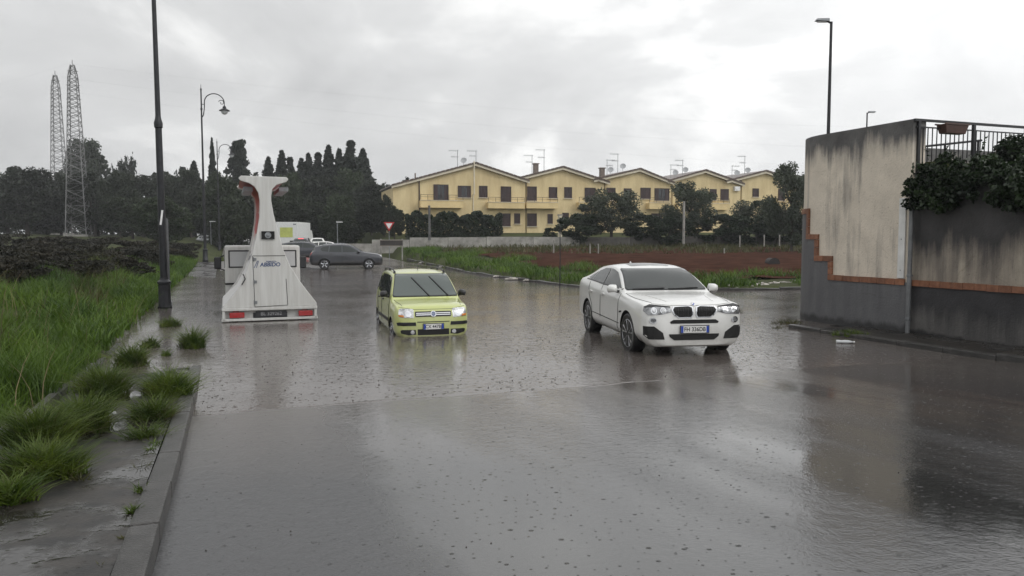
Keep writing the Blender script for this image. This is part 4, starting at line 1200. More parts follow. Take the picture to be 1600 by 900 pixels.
class Car:
    def __init__(self, name, stations, loc, heading, sink, paint, label, cat='car', group=None, wheels=(), wheel_r=.3, tyre_w=.2, arch=.045, track=.75, n=72):
        """stations: (x, zbottom, zlow, zshoulder, zbelt, ztop, wbottom, wside, wbelt, wtop, drop), rear to front; heading: degrees, 0 = towards -Y, positive towards +X"""
        S = np.array(sorted(stations), float)
        xs = np.unique(np.concatenate([np.linspace(S[0, 0], S[-1, 0], n), S[:, 0], np.linspace(S[-2, 0], S[-1, 0], 8), np.linspace(S[0, 0], S[1, 0], 6)]))
        P = [pchip(S[:, 0], S[:, k], xs) for k in range(11)]
        rings = []
        for i, x in enumerate(xs):
            _, zb, z1, zs, zt_b, zt, wb, ws, wbt, wt_, dr = [p[i] for p in P]
            h = [(0, zb), (wb, zb), (ws, z1), (ws, zs), (wbt, zt_b), (wt_, zt - dr), (wt_ * .86, zt - dr * .66), (wt_ * .60, zt - dr * .30), (wt_ * .30, zt - dr * .07), (0, zt)]
            h = chaikin(h, 3)
            rings.append([(x, y, z) for y, z in h] + [(x, -y, z) for y, z in reversed(h[1:-1])])
        m = len(rings[0])
        V = [p for r in rings for p in r]
        F = []
        for i in range(len(rings) - 1):
            for k in range(m):
                F.append((i * m + k, i * m + (k + 1) % m, (i + 1) * m + (k + 1) % m, (i + 1) * m + k))
        F.append(tuple(range(m))); F.append(tuple((len(rings) - 1) * m + k for k in reversed(range(m))))
        me = bpy.data.meshes.new('body'); me.from_pydata(V, [], F)
        bm = bmesh.new(); bm.from_mesh(me); bmesh.ops.recalc_face_normals(bm, faces=bm.faces); bm.to_mesh(me)
        self.bvh = BVHTree.FromBMesh(bm); bm.free()
        th = R(heading)
        self.root = empty(name, (loc[0], loc[1], sink), math.atan2(-math.cos(th), math.sin(th)), label, cat, group)
        me.materials.append(paint); me.materials.append(M['arch'])
        body = link('body', me, None, self.root)
        # wheel arches
        cut = MB()
        for (x, sgn) in [(x, s) for x in wheels for s in (-1, 1)]:
            cut.lathe([(wheel_r + arch, -.28), (wheel_r + arch, .28)], 36, Matrix.Translation((x, sgn * (track + .12), wheel_r - .005)) @ Matrix.Rotation(R(90), 4, 'X'))
        cme = cut.mesh('cutter'); cme.materials.append(M['arch'])
        co = link('cutter', cme); co.parent = self.root
        bo = body.modifiers.new('arch', 'BOOLEAN'); bo.operation = 'DIFFERENCE'; bo.object = co; bo.solver = 'EXACT'; bo.material_mode = 'TRANSFER'
        bpy.context.view_layer.update()
        ev = body.evaluated_get(bpy.context.evaluated_depsgraph_get())
        nm = bpy.data.meshes.new_from_object(ev)
        body.modifiers.clear(); body.data = nm; nm.name = 'body'
        bpy.data.objects.remove(co)
        nm.shade_smooth(); nm.set_sharp_from_angle(angle=R(38))
        self.body = body; self.paint = paint
        self.wheels, self.wr, self.tw, self.track = wheels, wheel_r, tyre_w, track
    def hit(self, view, u, v):
        o, d = {'front': ((9, u, v), (-1, 0, 0)), 'rear': ((-9, u, v), (1, 0, 0)), 'left': ((u, 9, v), (0, -1, 0)), 'right': ((u, -9, v), (0, 1, 0)), 'top': ((u, v, 9), (0, 0, -1))}[view]
        h = self.bvh.ray_cast(Vector(o), Vector(d))
        d = Vector(d)
        if h[0] is not None: self.nrm = h[1] if h[1].dot(d) < 0 else -h[1]
        return h[0], d
    def panel(self, name, view, outline, m, off=.006, depth=.02, parent=None, rings=4, sub=3, sharp=45):
        """an outline laid on the body: solid panel, `off` proud of the skin"""
        pts = []
        for a, b in zip(outline, outline[1:] + outline[:1]):
            for k in range(sub): pts.append((a[0] + (b[0] - a[0]) * k / sub, a[1] + (b[1] - a[1]) * k / sub))
        cx = sum(p[0] for p in pts) / len(pts); cy = sum(p[1] for p in pts) / len(pts)
        n = len(pts)
        V = []
        dvec = None
        for r in range(rings):
            k = 1 - r / rings
            for p in pts:
                h, d = self.hit(view, cx + (p[0] - cx) * k, cy + (p[1] - cy) * k); dvec = d
                if h is None: h = V[-1] + d * off if V else Vector((0, 0, 0))
                V.append(h + (self.nrm * .75 - d * .35) * off)
        h, d = self.hit(view, cx, cy); V.append(h + (self.nrm * .75 - d * .35) * off)
        F = [(r * n + i, r * n + (i + 1) % n, (r + 1) * n + (i + 1) % n, (r + 1) * n + i) for r in range(rings - 1) for i in range(n)]
        F += [((rings - 1) * n + i, (rings - 1) * n + (i + 1) % n, rings * n) for i in range(n)]
        b = len(V)
        V += [V[i] + dvec * depth for i in range(n)]
        F += [(i, b + i, b + (i + 1) % n, (i + 1) % n) for i in range(n)]
        mb = MB(); mb.add(V, F)
        return mb.build(name, m, parent or self.root, sharp)
    def both(self, name, view, outline, m, **k):
        if view == 'side':
            return [self.panel(name, 'left', outline, m, **k), self.panel(name, 'right', outline, m, **k)]
        return [self.panel(name, view, outline, m, **k), self.panel(name, view, [(-u, v) for u, v in reversed(outline)], m, **k)]
    def seam(self, name, view, line, m=None, w=.006, closed=False, off=.002, parent=None):
        P = []
        for a, b in zip(line[:-1], line[1:]):
            for k in range(5):
                h, d = self.hit(view, a[0] + (b[0] - a[0]) * k / 5, a[1] + (b[1] - a[1]) * k / 5)
                if h is not None: P.append(h - d * off)
        h, d = self.hit(view, *line[-1])
        if h is not None: P.append(h - d * off)
        if len(P) < 2: return None
        mb = MB(); mb.tube(P, w, 4); return mb.build(name, m or M['gap'], parent or self.root)
    def seams(self, name, line, **k):
        for v in ('left', 'right'): self.seam(name, v, line, **k)
    def add_wheels(self, rim_m, spokes=5, twin=False, steer=0):
        r, w = self.wr, self.tw
        rr = r * .70
        ty = MB(); ty.lathe([(rr, -w / 2 + .01), (r * .88, -w / 2), (r * .965, -w / 2 + .02), (r, -w / 2 + .05), (r, w / 2 - .05), (r * .965, w / 2 - .02), (r * .88, w / 2), (rr, w / 2 - .01)], 36, Matrix.Rotation(R(90), 4, 'X'))
        tme = ty.mesh('tyre', 40); tme.materials.append(M['tyre'])
        rm = MB(); MX = Matrix.Rotation(R(90), 4, 'X')
        rm.lathe([(rr * 1.0, -w / 2 + .012), (rr * .95, -w / 2 + .005), (rr * .90, -w / 2 + .03), (rr * .88, w / 2 - .02), (rr * 1.0, w / 2 - .012)], 36, MX)
        rm.lathe([(0.0001, .0), (rr * .9, .01)], 24, MX, 1)
        rm.lathe([(0.0001, -w / 2 + .02), (.055, -w / 2 + .022), (.07, -w / 2 + .05), (.07, 0)], 14, MX)
        for k in range(spokes):
            for q in ((-.16, .16) if twin else (0,)):
                a = 2 * math.pi * k / spokes + .3
                p0 = Vector((.05 * math.cos(a), .05 * math.sin(a), -w / 2 + .035)); p1 = Vector((rr * .93 * math.cos(a + q * 1.5), rr * .93 * math.sin(a + q * 1.5), -w / 2 + .022))
                p0, p1 = MX @ p0, MX @ p1
                rm.tube([p0, (p0 + p1) / 2, p1], [.030 if twin else .048, .022 if twin else .04, .024 if twin else .046], 6)
        rme = rm.mesh('rim', 40); rme.materials.append(rim_m); rme.materials.append(M['arch'])
        for i, x in enumerate(self.wheels):
            for s in (-1, 1):
                wo = empty('wheel', (x, s * self.track, r)); wo.parent = self.root
                wo.rotation_euler = (0, 0, (R(steer) if i == len(self.wheels) - 1 else 0) + (math.pi if s < 0 else 0))
                link('tyre', tme, None, wo); link('rim', rme, None, wo)
    def mirrors(self, x, z, m, w=.19, h=.15, y=None):
        for s, v in ((1, 'left'), (-1, 'right')):
            hp, _ = self.hit(v, x, z - .03)
            y0 = abs(hp.y)
            mo = MB()
            P_ = [(-.5, -.42), (.36, -.5), (.5, -.15), (.46, .28), (.2, .48), (-.36, .5), (-.5, .2)]
            n_ = len(P_)
            yc = s * (y0 + .035 + w / 2)
            V_ = []
            for xx_, k_ in ((-.05, .97), (-.02, 1.0), (.04, .92), (.085, .66), (.105, .3)):
                V_ += [(x + .01 + xx_, yc + s * p_[0] * w * k_, z + .03 + p_[1] * h * k_) for p_ in P_]
            F_ = [(i * n_ + k, i * n_ + (k + 1) % n_, (i + 1) * n_ + (k + 1) % n_, (i + 1) * n_ + k) for i in range(4) for k in range(n_)]
            F_ += [tuple(range(n_)), tuple(4 * n_ + k for k in reversed(range(n_)))]
            mo.add(V_, F_)
            o = mo.build('mirror', m, self.root, 70)
            ar = MB(); ar.tube([(x, s * (y0 - .02), z - .03), (x + .01, s * (y0 + .08), z - .01)], .03, 6); ar.build('mirror_arm', M['black_plastic'], o)
            gl = MB(); gl.box((x - .045, s * (y0 + .035 + w / 2), z + .03), (.01, w * .8, h * .72)); gl.build('mirror_glass', M['mirror_glass'], o)

def text_mesh(name, txt, size, m, parent, mw, extrude=.001, bold=0.0, shear=0.0, width=1.0):
    c = bpy.data.curves.new(name, 'FONT'); c.body = txt; c.size = size; c.align_x = 'CENTER'; c.align_y = 'CENTER'; c.extrude = extrude; c.offset = bold; c.shear = shear
    o = bpy.data.objects.new(name, c); col.objects.link(o); bpy.context.view_layer.update()
    me = bpy.data.meshes.new_from_object(o.evaluated_get(bpy.context.evaluated_depsgraph_get()))
    bpy.data.objects.remove(o); bpy.data.curves.remove(c)
    me.transform(mw @ Matrix.Diagonal((width, 1, 1, 1))); me.materials.clear()
    me.name = name
    return link(name, me, m, parent)

def number_plate(car, x, z, txt, w=.50, h=.11, rear=False, tilt=0.0, blue=True):
    """plate facing along the car's length"""
    s = -1 if rear else 1
    # text plane: local X -> car y, local Y -> up, normal -> outward
    Mw = Matrix.Translation((x, 0, z)) @ Matrix.Rotation(s * R(90), 4, 'Z') @ Matrix.Rotation(R(90) - tilt, 4, 'X')
    mb = MB(); mb.box((0, 0, 0), (w, h, .012)); me = mb.mesh('number_plate'); me.transform(Mw)
    p = link('number_plate', me, M['plate_white'], car.root if isinstance(car, Car) else car)
    mb = MB(); mb.box((0, 0, -.006), (w + .025, h + .025, .012)); me = mb.mesh('plate_holder'); me.transform(Mw); link('plate_holder', me, M['black_plastic'], p)
    if blue:
        for sx in (-1, 1):
            mb = MB(); mb.box((sx * (w / 2 - .022), 0, .0035), (.042, h - .004, .008)); me = mb.mesh('blue_band'); me.transform(Mw); link('blue_band', me, M['plate_blue'], p)
    if txt: text_mesh('plate_text', txt, h * .86, M['plate_ink'], p, Mw @ Matrix.Translation((0, -.002, .0072)), bold=.0015, width=.92)
    return p

M['arch'] = mat('arch_black', (0.008, 0.008, 0.008), 0.8)
M['gap'] = mat('gap_black', (0.010, 0.010, 0.010), 0.7)
M['tyre'] = mat('tyre_rubber', (0.014, 0.014, 0.015), 0.45, bump=0.3, bscale=60)
M['glass'] = mat('car_glass', (0.020, 0.025, 0.024), 0.03, coat=0.0, ior=1.52)
M['glass_pale'] = mat('car_glass_pale', (0.085, 0.10, 0.095), 0.04, ior=1.52)
M['black_plastic'] = mat('black_plastic', (0.014, 0.014, 0.015), 0.38)
M['chrome'] = mat('chrome', (0.62, 0.63, 0.65), 0.12, 1.0)
M['alloy'] = mat('alloy', (0.42, 0.43, 0.45), 0.25, 0.9)
M['alloy_dark'] = mat('alloy_dark', (0.36, 0.365, 0.38), 0.28, 0.8)
M['mirror_glass'] = mat('mirror_glass', (0.03, 0.03, 0.033), 0.1)
M['plate_white'] = mat('plate_white', (0.68, 0.68, 0.66), 0.4)
M['plate_blue'] = mat('plate_blue', (0.02, 0.06, 0.35), 0.4)
M['plate_ink'] = mat('plate_ink', (0.02, 0.02, 0.025), 0.5)
M['red_lens'] = mat('red_lens', (0.32, 0.012, 0.014), 0.15, coat=0.5)
M['amber_lens'] = mat('amber_lens', (0.60, 0.20, 0.03), 0.2, coat=0.5)
def lens_mat(name, c1, c2, sc):
    m = mat(name, c1, 0.12, 0.5, color2=c2, vscale=sc, coat=1.0, bump=.3, bscale=30); return m
M['headlamp'] = lens_mat('headlamp', (0.16, 0.165, 0.17), (0.78, 0.79, 0.80), 9)
M['headlamp_dark'] = lens_mat('headlamp_dark', (0.05, 0.052, 0.056), (0.42, 0.43, 0.44), 8)
def paint(name, c, flake=0.0, rough=0.32):
    m = mat(name, c, rough, flake, var=0.03, vscale=2, coat=1.0)
    nt = m.node_tree; b = nt.nodes['Principled BSDF']
    b.inputs['Coat Roughness'].default_value = 0.05
    # road dirt thrown up on the lower body, and rain beads on the clear coat
    tc = nt.nodes.new('ShaderNodeTexCoord'); v = tc.outputs['Object']
    sp = nt.nodes.new('ShaderNodeSeparateXYZ'); nt.links.new(v, sp.inputs[0])
    dz = madd(nt, madd(nt, sp.outputs[2], noise(nt, v, 5, 5, .65), .5), noise(nt, v, 40, 3), .12)
    mx = nt.nodes.new('ShaderNodeMixRGB'); nt.links.new(mrange(nt, dz, .42, .90, .45, .0), mx.inputs[0])
    nt.links.new(b.inputs['Base Color'].links[0].from_socket, mx.inputs[1]); mx.inputs[2].default_value = (.16, .135, .11, 1)
    nt.links.new(mx.outputs[0], b.inputs['Base Color'])
    vo = nt.nodes.new('ShaderNodeTexVoronoi'); vo.inputs['Scale'].default_value = 55; nt.links.new(v, vo.inputs['Vector'])
    bp = nt.nodes.new('ShaderNodeBump'); bp.inputs['Strength'].default_value = .22; bp.inputs['Distance'].default_value = .006
    nt.links.new(mrange(nt, vo.outputs['Distance'], .0, .4, 1, 0), bp.inputs['Height']); nt.links.new(bp.outputs[0], b.inputs['Coat Normal'])
    return m
M['lime'] = paint('paint_lime', (0.46, 0.50, 0.185))
M['white_paint'] = paint('paint_white', (0.66, 0.66, 0.64))
M['grey_paint'] = paint('paint_grey', (0.030, 0.032, 0.040), 0.4)
M['navy_paint'] = paint('paint_navy', (0.022, 0.024, 0.034), 0.4)
M['silver_paint'] = paint('paint_silver', (0.32, 0.33, 0.34), 0.6)

def circle(cx, cy, r, n=16, ry=None):
    ry = ry or r
    return [(cx + r * math.cos(2 * math.pi * k / n), cy + ry * math.sin(2 * math.pi * k / n)) for k in range(n)]
def rrect(cx, cy, w, h, r=.02, n=3):
    P = []
    for sx, sy, a0 in ((1, 1, 0), (-1, 1, 90), (-1, -1, 180), (1, -1, 270)):
        for k in range(n + 1):
            a = R(a0 + 90 * k / n); P.append((cx + sx * (w / 2 - r) + r * math.cos(a), cy + sy * (h / 2 - r) + r * math.sin(a)))
    return P

def wipers(car, lines, parked=True):
    for ln in lines:
        car.seam('wiper', 'front', ln, M['black_plastic'], w=.015, off=.03)

# ---- small lime hatchback
def build_small_hatch():
    stn = [ # x    zb   z1   zs   zbelt zt   wb   ws   wbelt wt   drop
        (1.77, .24, .34, .52, .62, .67, .42, .52, .50, .40, .02),
        (1.74, .21, .33, .56, .69, .745, .58, .66, .63, .52, .02),
        (1.66, .19, .33, .62, .80, .855, .65, .745, .715, .60, .02),
        (1.50, .18, .35, .68, .865, .905, .69, .783, .75, .63, .02),
        (1.20, .18, .36, .74, .90, .945, .70, .790, .755, .65, .025),
        (0.98, .18, .36, .78, .925, .975, .70, .792, .765, .72, .025),
        (0.86, .18, .36, .79, .945, 1.065, .70, .792, .765, .72, .035),
        (0.34, .18, .36, .82, .985, 1.475, .70, .792, .768, .625, .04),
        (0.10, .18, .36, .83, .99, 1.525, .70, .792, .768, .63, .045),
        (-.50, .18, .36, .84, 1.0, 1.555, .70, .792, .768, .63, .045),
        (-1.30, .18, .36, .84, 1.02, 1.525, .70, .790, .765, .62, .045),
        (-1.56, .19, .36, .84, 1.02, 1.46, .68, .77, .74, .56, .05),
        (-1.70, .22, .38, .80, .95, 1.05, .62, .73, .71, .60, .04),
        (-1.77, .28, .42, .62, .70, .76, .50, .60, .58, .50, .03)]
    fx, fy = -1.63, 15.85
    th = R(17)
    c = Car('hatchback_car', stn, (fx - 1.77 * math.sin(th), fy + 1.77 * math.cos(th)), 17, -0.25, M['lime'],
            'small lime green hatchback stranded in the flood water', 'car', None, (-1.21, 1.09), .285, .175, .05, .685)
    c.panel('windscreen', 'front', [(-.68, 1.02), (.68, 1.02), (.695, 1.05), (.575, 1.435), (.55, 1.46), (-.55, 1.46), (-.575, 1.435), (-.695, 1.05)], M['glass_pale'], .012, .02, rings=9, sub=9)
    ws = [(-.70, 1.0), (.70, 1.0), (.712, 1.035), (.59, 1.445), (.56, 1.475), (-.56, 1.475), (-.59, 1.445), (-.712, 1.035)]
    c.panel('windscreen_seal', 'front', ws, M['black_plastic'], .007, .015, rings=9, sub=9)
    # side glass
    c.both('front_door_glass', 'side', [(.70, 1.02), (.30, 1.40), (.14, 1.43), (-.30, 1.45), (-.30, 1.02)], M['glass'], off=.005, depth=.01)
    c.both('rear_door_glass', 'side', [(-.36, 1.02), (-.36, 1.45), (-.90, 1.44), (-1.02, 1.36), (-1.10, 1.05)], M['glass'], off=.005, depth=.01)
    c.both('quarter_glass', 'side', [(-1.16, 1.08), (-1.08, 1.38), (-1.30, 1.36), (-1.40, 1.12)], M['glass'], off=.005, depth=.01)
    for ln in ([(.82, .98), (.80, .50), (.70, .30)], [(-.33, 1.44), (-.33, .98), (-.36, .28)], [(-1.06, 1.02), (-1.0, .72), (-.84, .52)]):
        c.seams('door_gap', ln, w=.0065)
    c.both('rubbing_strip', 'side', [(.74, .48), (-.80, .48), (-.80, .55), (.74, .55)], M['black_plastic'], off=.014, depth=.02, sub=6)
    for x in (.0, -.72): c.both('door_handle', 'side', rrect(x - .12, .90, .17, .035, .015), M['black_plastic'], off=.022, depth=.03)
    # front
    hl = c.both('headlight', 'front', [(.415, .63), (.70, .645), (.715, .70), (.70, .80), (.655, .822), (.43, .812), (.405, .79)], M['headlamp'], off=.008, depth=.03, sub=4)
    for s, o in zip((1, -1), hl):
        c.panel('indicator', 'front', [(s * .60, .65), (s * .70, .655), (s * .715, .70), (s * .62, .69)][::s], M['amber_lens'], .012, .01, o)
        c.panel('reflector_bowl', 'front', circle(s * .52, .715, .062), M['chrome'], .011, .01, o)
    c.panel('grille', 'front', rrect(0, .705, .76, .105, .02), M['black_plastic'], .007, .02, sub=3)
    for z in (.688, .722): c.panel('grille_bar', 'front', [(-.36, z - .008), (.36, z - .008), (.36, z + .008), (-.36, z + .008)], M['chrome'], .012, .01, sub=8)
    em = c.panel('emblem', 'front', circle(0, .705, .058), M['chrome'], .02, .02)
    c.panel('emblem_face', 'front', circle(0, .705, .044), mat('emblem_blue', (.10, .13, .22), .2, .3, coat=1), .023, .006, em)
    hit, _ = c.hit('front', 0, .705)
    text_mesh('emblem_text', 'FIAT', .034, M['chrome'], em, Matrix.Translation((hit.x + .0245, 0, .705)) @ Matrix.Rotation(R(90), 4, 'Z') @ Matrix.Rotation(R(90), 4, 'X'), bold=.001, width=.75)
    c.both('bumper_strip', 'front', [(.36, .47), (.73, .475), (.745, .53), (.70, .545), (.37, .54)], M['black_plastic'], off=.012, depth=.02, sub=4)
    c.both('fog_lamp_recess', 'front', [(.36, .285), (.52, .275), (.665, .315), (.68, .375), (.64, .39), (.37, .385)], M['black_plastic'], off=.004, depth=.02, sub=4)
    fl = c.both('fog_lamp', 'front', circle(.435, .335, .043), M['headlamp'], off=.012, depth=.02)
    c.panel('air_intake', 'front', [(-.33, .27), (.33, .27), (.33, .395), (-.33, .395)], M['gap'], .004, .02, sub=6)
    c.seam('bumper_gap', 'front', [(-.34, .545), (.34, .545)], w=.009)
    hp, _ = c.hit('front', 0, .44)
    number_plate(c, hp.x + .022, .445, 'CX 447BJ', .42, .11)
    c.seam('bonnet_gap', 'front', [(-.70, .85), (-.62, .838), (-.38, .80), (.38, .80), (.62, .838), (.70, .85)], w=.004)
    for s in (1, -1): c.seam('bonnet_gap', 'top', [(1.58, s * .62), (1.2, s * .67), (.98, s * .70)], w=.004)
    wipers(c, ([(.08, 1.02), (-.24, 1.40)], [(.50, 1.02), (.16, 1.42)]))
    c.mirrors(.66, 1.03, M['black_plastic'], .17, .14)
    for s in (1, -1):
        P = []
        for k in range(9):
            x = .18 - 1.5 * k / 8; h, _ = c.hit('top', x, s * .56)
            P.append(h + Vector((0, 0, .055 if 0 < k < 8 else -.01)))
        mb = MB(); mb.tube(P, .017, 6)
        for x in (.16, -.55, -1.3):
            h, _ = c.hit('top', x, s * .56); mb.tube([h - Vector((0, 0, .02)), h + Vector((0, 0, .055))], [.035, .02], 6)
        mb.build('roof_rail', M['black_plastic'], c.root, 50)
    h, _ = c.hit('top', -.05, 0); mb = MB(); mb.tube([h, h + Vector((-.12, 0, .22))], [.008, .003], 5); mb.build('aerial', M['black_plastic'], c.root)
    c.add_wheels(M['alloy'], 6)
    c.panel('rear_window', 'rear', [(-.55, 1.08), (.55, 1.08), (.48, 1.40), (-.48, 1.40)], M['glass'], .006, .012)
    c.both('tail_light', 'rear', [(.56, .95), (.70, .93), (.62, 1.32), (.54, 1.32)], M['red_lens'])
    return c
panda = build_small_hatch()

# ---- white coupe crossover
def build_coupe_suv():
    stn = [
        (2.335, .25, .38, .64, .80, .86, .60, .72, .70, .54, .02),
        (2.29, .22, .40, .69, .88, .935, .72, .845, .82, .64, .02),
        (2.16, .21, .41, .75, .94, .985, .77, .905, .875, .70, .02),
        (1.95, .24, .42, .80, .965, 1.01, .78, .920, .875, .69, .025),
        (1.50, .24, .42, .86, 1.00, 1.05, .81, .938, .885, .71, .03),
        (1.06, .25, .42, .90, 1.03, 1.085, .82, .938, .890, .82, .025),
        (0.92, .25, .42, .91, 1.04, 1.165, .82, .938, .888, .815, .035),
        (0.22, .25, .42, .94, 1.075, 1.49, .82, .936, .885, .70, .045),
        (-.02, .25, .42, .97, 1.10, 1.54, .82, .936, .885, .685, .055),
        (-.45, .25, .42, .98, 1.11, 1.57, .82, .936, .885, .67, .055),
        (-1.10, .25, .42, 1.01, 1.15, 1.525, .82, .938, .885, .64, .05),
        (-1.70, .26, .43, 1.05, 1.18, 1.40, .82, .935, .87, .64, .04),
        (-2.12, .28, .45, 1.06, 1.19, 1.255, .80, .91, .84, .64, .03),
        (-2.25, .32, .47, .94, 1.08, 1.14, .74, .86, .81, .64, .03),
        (-2.335, .40, .52, .72, .82, .88, .60, .72, .70, .52, .03)]
    c = Car('coupe_suv_car', stn, (2.76, 15.40), 9.0, -0.055, M['white_paint'], 'white coupe crossover with twin black grilles driving through shallow water', 'car', None, (-1.34, 1.47), .37, .25, .05, .80)
    ws = [(-.775, 1.105), (.775, 1.105), (.79, 1.135), (.66, 1.46), (.625, 1.482), (-.625, 1.482), (-.66, 1.46), (-.79, 1.135)]
    c.panel('windscreen_seal', 'front', ws, M['black_plastic'], .007, .015, rings=9, sub=9)
    c.panel('windscreen', 'front', [(u * .98, 1.295 + (v - 1.295) * .95) for u, v in ws], M['glass'], .012, .02, rings=9, sub=9)
    # side glass: one long arc cut by the door pillars
    c.both('front_door_glass', 'side', [(.84, 1.135), (.52, 1.29), (.22, 1.41), (-.02, 1.45), (-.24, 1.468), (-.26, 1.135)], M['glass'], off=.005, depth=.01)
    c.both('rear_door_glass', 'side', [(-.32, 1.137), (-.31, 1.47), (-.75, 1.455), (-1.10, 1.39), (-1.22, 1.18)], M['glass'], off=.005, depth=.01)
    c.both('quarter_glass', 'side', [(-1.27, 1.19), (-1.17, 1.37), (-1.45, 1.29), (-1.60, 1.225)], M['glass'], off=.005, depth=.01)
    c.both('window_trim', 'side', [(.90, 1.112), (.90, 1.134), (-1.64, 1.205), (-1.64, 1.185)], M['black_plastic'], off=.006, depth=.01, sub=8)
    for ln in ([(.96, 1.05), (.93, .60), (.86, .36)], [(-.29, 1.45), (-.29, 1.08), (-.30, .36)], [(-1.24, 1.15), (-1.16, .90), (-.93, .68), (-.92, .40)]):
        c.seams('door_gap', ln, w=.0065)
    c.seams('sill_crease', [(1.0, .50), (-.90, .54)], w=.008)
    c.both('side_vent', 'side', [(1.16, .72), (1.02, .70), (1.01, .73), (1.15, .75)], M['gap'], off=.006, depth=.01)
    for x in (-.12, -1.02): c.both('door_handle', 'side', rrect(x, .965, .22, .04, .018), M['white_paint'], off=.03, depth=.04)
    # front
    hl = [(.415, .825), (.60, .785), (.82, .775), (.875, .84), (.86, .91), (.76, .945), (.425, .915)]
    h1_ = c.both('headlight', 'front', hl, M['headlamp_dark'], off=.008, depth=.03, sub=4)
    for s, o in zip((1, -1), h1_):
        for yy in (.56, .72):
            c.panel('lamp_ring', 'front', circle(s * yy, .85, .052), M['chrome'], .013, .01, o); c.panel('lamp_lens', 'front', circle(s * yy, .85, .038), M['headlamp'], .017, .008, o)
        c.panel('lamp_brow', 'front', [(s * .43, .90), (s * .74, .93), (s * .85, .895), (s * .86, .912), (s * .76, .947), (s * .43, .917)][::s], M['black_plastic'], .012, .01, o)
    kd = [(.030, .78), (.06, .735), (.28, .735), (.36, .79), (.395, .86), (.36, .905), (.10, .915), (.045, .895)]
    def grow(o, k):
        cx = sum(p[0] for p in o) / len(o); cy = sum(p[1] for p in o) / len(o); return [(cx + (p[0] - cx) * k, cy + (p[1] - cy) * k * 1.03) for p in o]
    c.both('grille_surround', 'front', grow(kd, 1.10), M['chrome'], off=.010, depth=.03, sub=4)
    gr = c.both('grille', 'front', grow(kd, .96), M['gap'], off=.016, depth=.01, sub=4)
    for s, o in zip((1, -1), gr):
        for k in range(7):
            y = .075 + k * .044
            c.seam('grille_slat', 'front', [(s * y, .755), (s * y, .895)], M['black_plastic'], w=.006, off=.02, parent=o)
    c.panel('upper_intake', 'front', [(-.42, .625), (.42, .625), (.44, .655), (.38, .69), (-.38, .69), (-.44, .655)], M['gap'], .006, .02, sub=6)
    c.panel('lower_intake', 'front', [(-.36, .34), (.36, .34), (.44, .40), (.45, .445), (-.45, .445), (-.44, .40)], M['gap'], .006, .02, sub=6)
    c.both('side_intake', 'front', [(.53, .355), (.80, .36), (.875, .43), (.88, .585), (.72, .585), (.56, .47)], M['gap'], off=.005, depth=.02, sub=4)
    fg = c.both('fog_lamp', 'front', circle(.735, .685, .062, ry=.052), M['chrome'], off=.010, depth=.03)
    for s, o in zip((1, -1), fg): c.panel('fog_lens', 'front', circle(s * .735, .685, .045, ry=.038), M['headlamp_dark'], .015, .01, o)
    hp, _ = c.hit('front', 0, .53)
    number_plate(c, hp.x + .025, .525, 'FH 336DB', .50, .115)
    # roundel above the grilles
    hp, _ = c.hit('front', 0, .955); em = c.panel('emblem', 'front', circle(0, .945, .036, ry=.028), M['chrome'], .008, .01)
    for k, mm in enumerate(('plate_blue', 'plate_white', 'plate_blue', 'plate_white')):
        a0 = R(90 * k); q = [(0, .945)] + [(.024 * math.cos(a0 + R(t_)), .945 + .018 * math.sin(a0 + R(t_))) for t_ in (0, 30, 60, 90)]
        c.panel('emblem_quarter', 'front', q, M[mm], .012, .004, em, rings=2, sub=1)
    for s in (1, -1):
        c.seam('bonnet_crease', 'top', [(2.1, s * .42), (1.6, s * .52), (1.08, s * .62)], M['white_paint'], w=.014, off=-.004)
        c.seam('bonnet_gap', 'top', [(2.12, s * .70), (1.6, s * .80), (1.06, s * .82)], w=.004)
    c.seam('bonnet_gap', 'front', [(-.72, .962), (-.42, .935), (0, .93), (.42, .935), (.72, .962)], w=.004)
    wipers(c, ([(-.66, 1.13), (-.05, 1.145)], [(.02, 1.13), (.62, 1.145)]))
    c.mirrors(.78, 1.10, M['white_paint'], .19, .155)
    c.panel('sunroof', 'top', rrect(-.35, 0, .75, .80, .06), M['glass'], .003, .01)
    mb = MB(); h, _ = c.hit('top', -1.25, 0); mb.tube([h - Vector((.12, 0, .03)), h + Vector((0, 0, .06)), h + Vector((.09, 0, .0))], [.02, .012, .02], 6); mb.build('aerial_fin', M['white_paint'], c.root)
    mb = MB(); mb.box((.02, 0, 1.38), (.05, .22, .06)); mb.build('rear_view_mirror', M['black_plastic'], c.root)
    c.add_wheels(M['alloy_dark'], 5, True, steer=4)
    # tail
    c.both('tail_light', 'rear', [(.42, .93), (.80, .92), (.84, 1.02), (.60, 1.05), (.42, 1.02)], M['red_lens'])
    return c
bmw = build_coupe_suv()

# ---- distant cars
SUV = [(2.27, .30, .42, .58, .68, .74, .50, .62, .60, .46, .02), (2.20, .26, .42, .66, .84, .90, .66, .78, .75, .58, .02), (2.0, .24, .42, .74, .93, .99, .74, .86, .82, .64, .02),
       (1.5, .24, .42, .82, 1.0, 1.07, .78, .885, .835, .68, .03), (1.10, .24, .42, .86, 1.03, 1.13, .79, .888, .83, .70, .03), (.30, .24, .42, .92, 1.06, 1.54, .79, .888, .84, .66, .045),
       (-.3, .24, .42, .94, 1.08, 1.615, .79, .888, .84, .66, .045), (-1.3, .24, .42, .96, 1.12, 1.58, .79, .888, .84, .645, .045), (-1.85, .25, .43, .98, 1.14, 1.48, .78, .88, .83, .61, .045),
       (-2.08, .28, .45, .96, 1.10, 1.20, .76, .86, .80, .60, .04), (-2.20, .32, .47, .88, 1.0, 1.06, .72, .82, .78, .62, .03), (-2.27, .38, .50, .66, .74, .80, .60, .70, .68, .50, .03)]
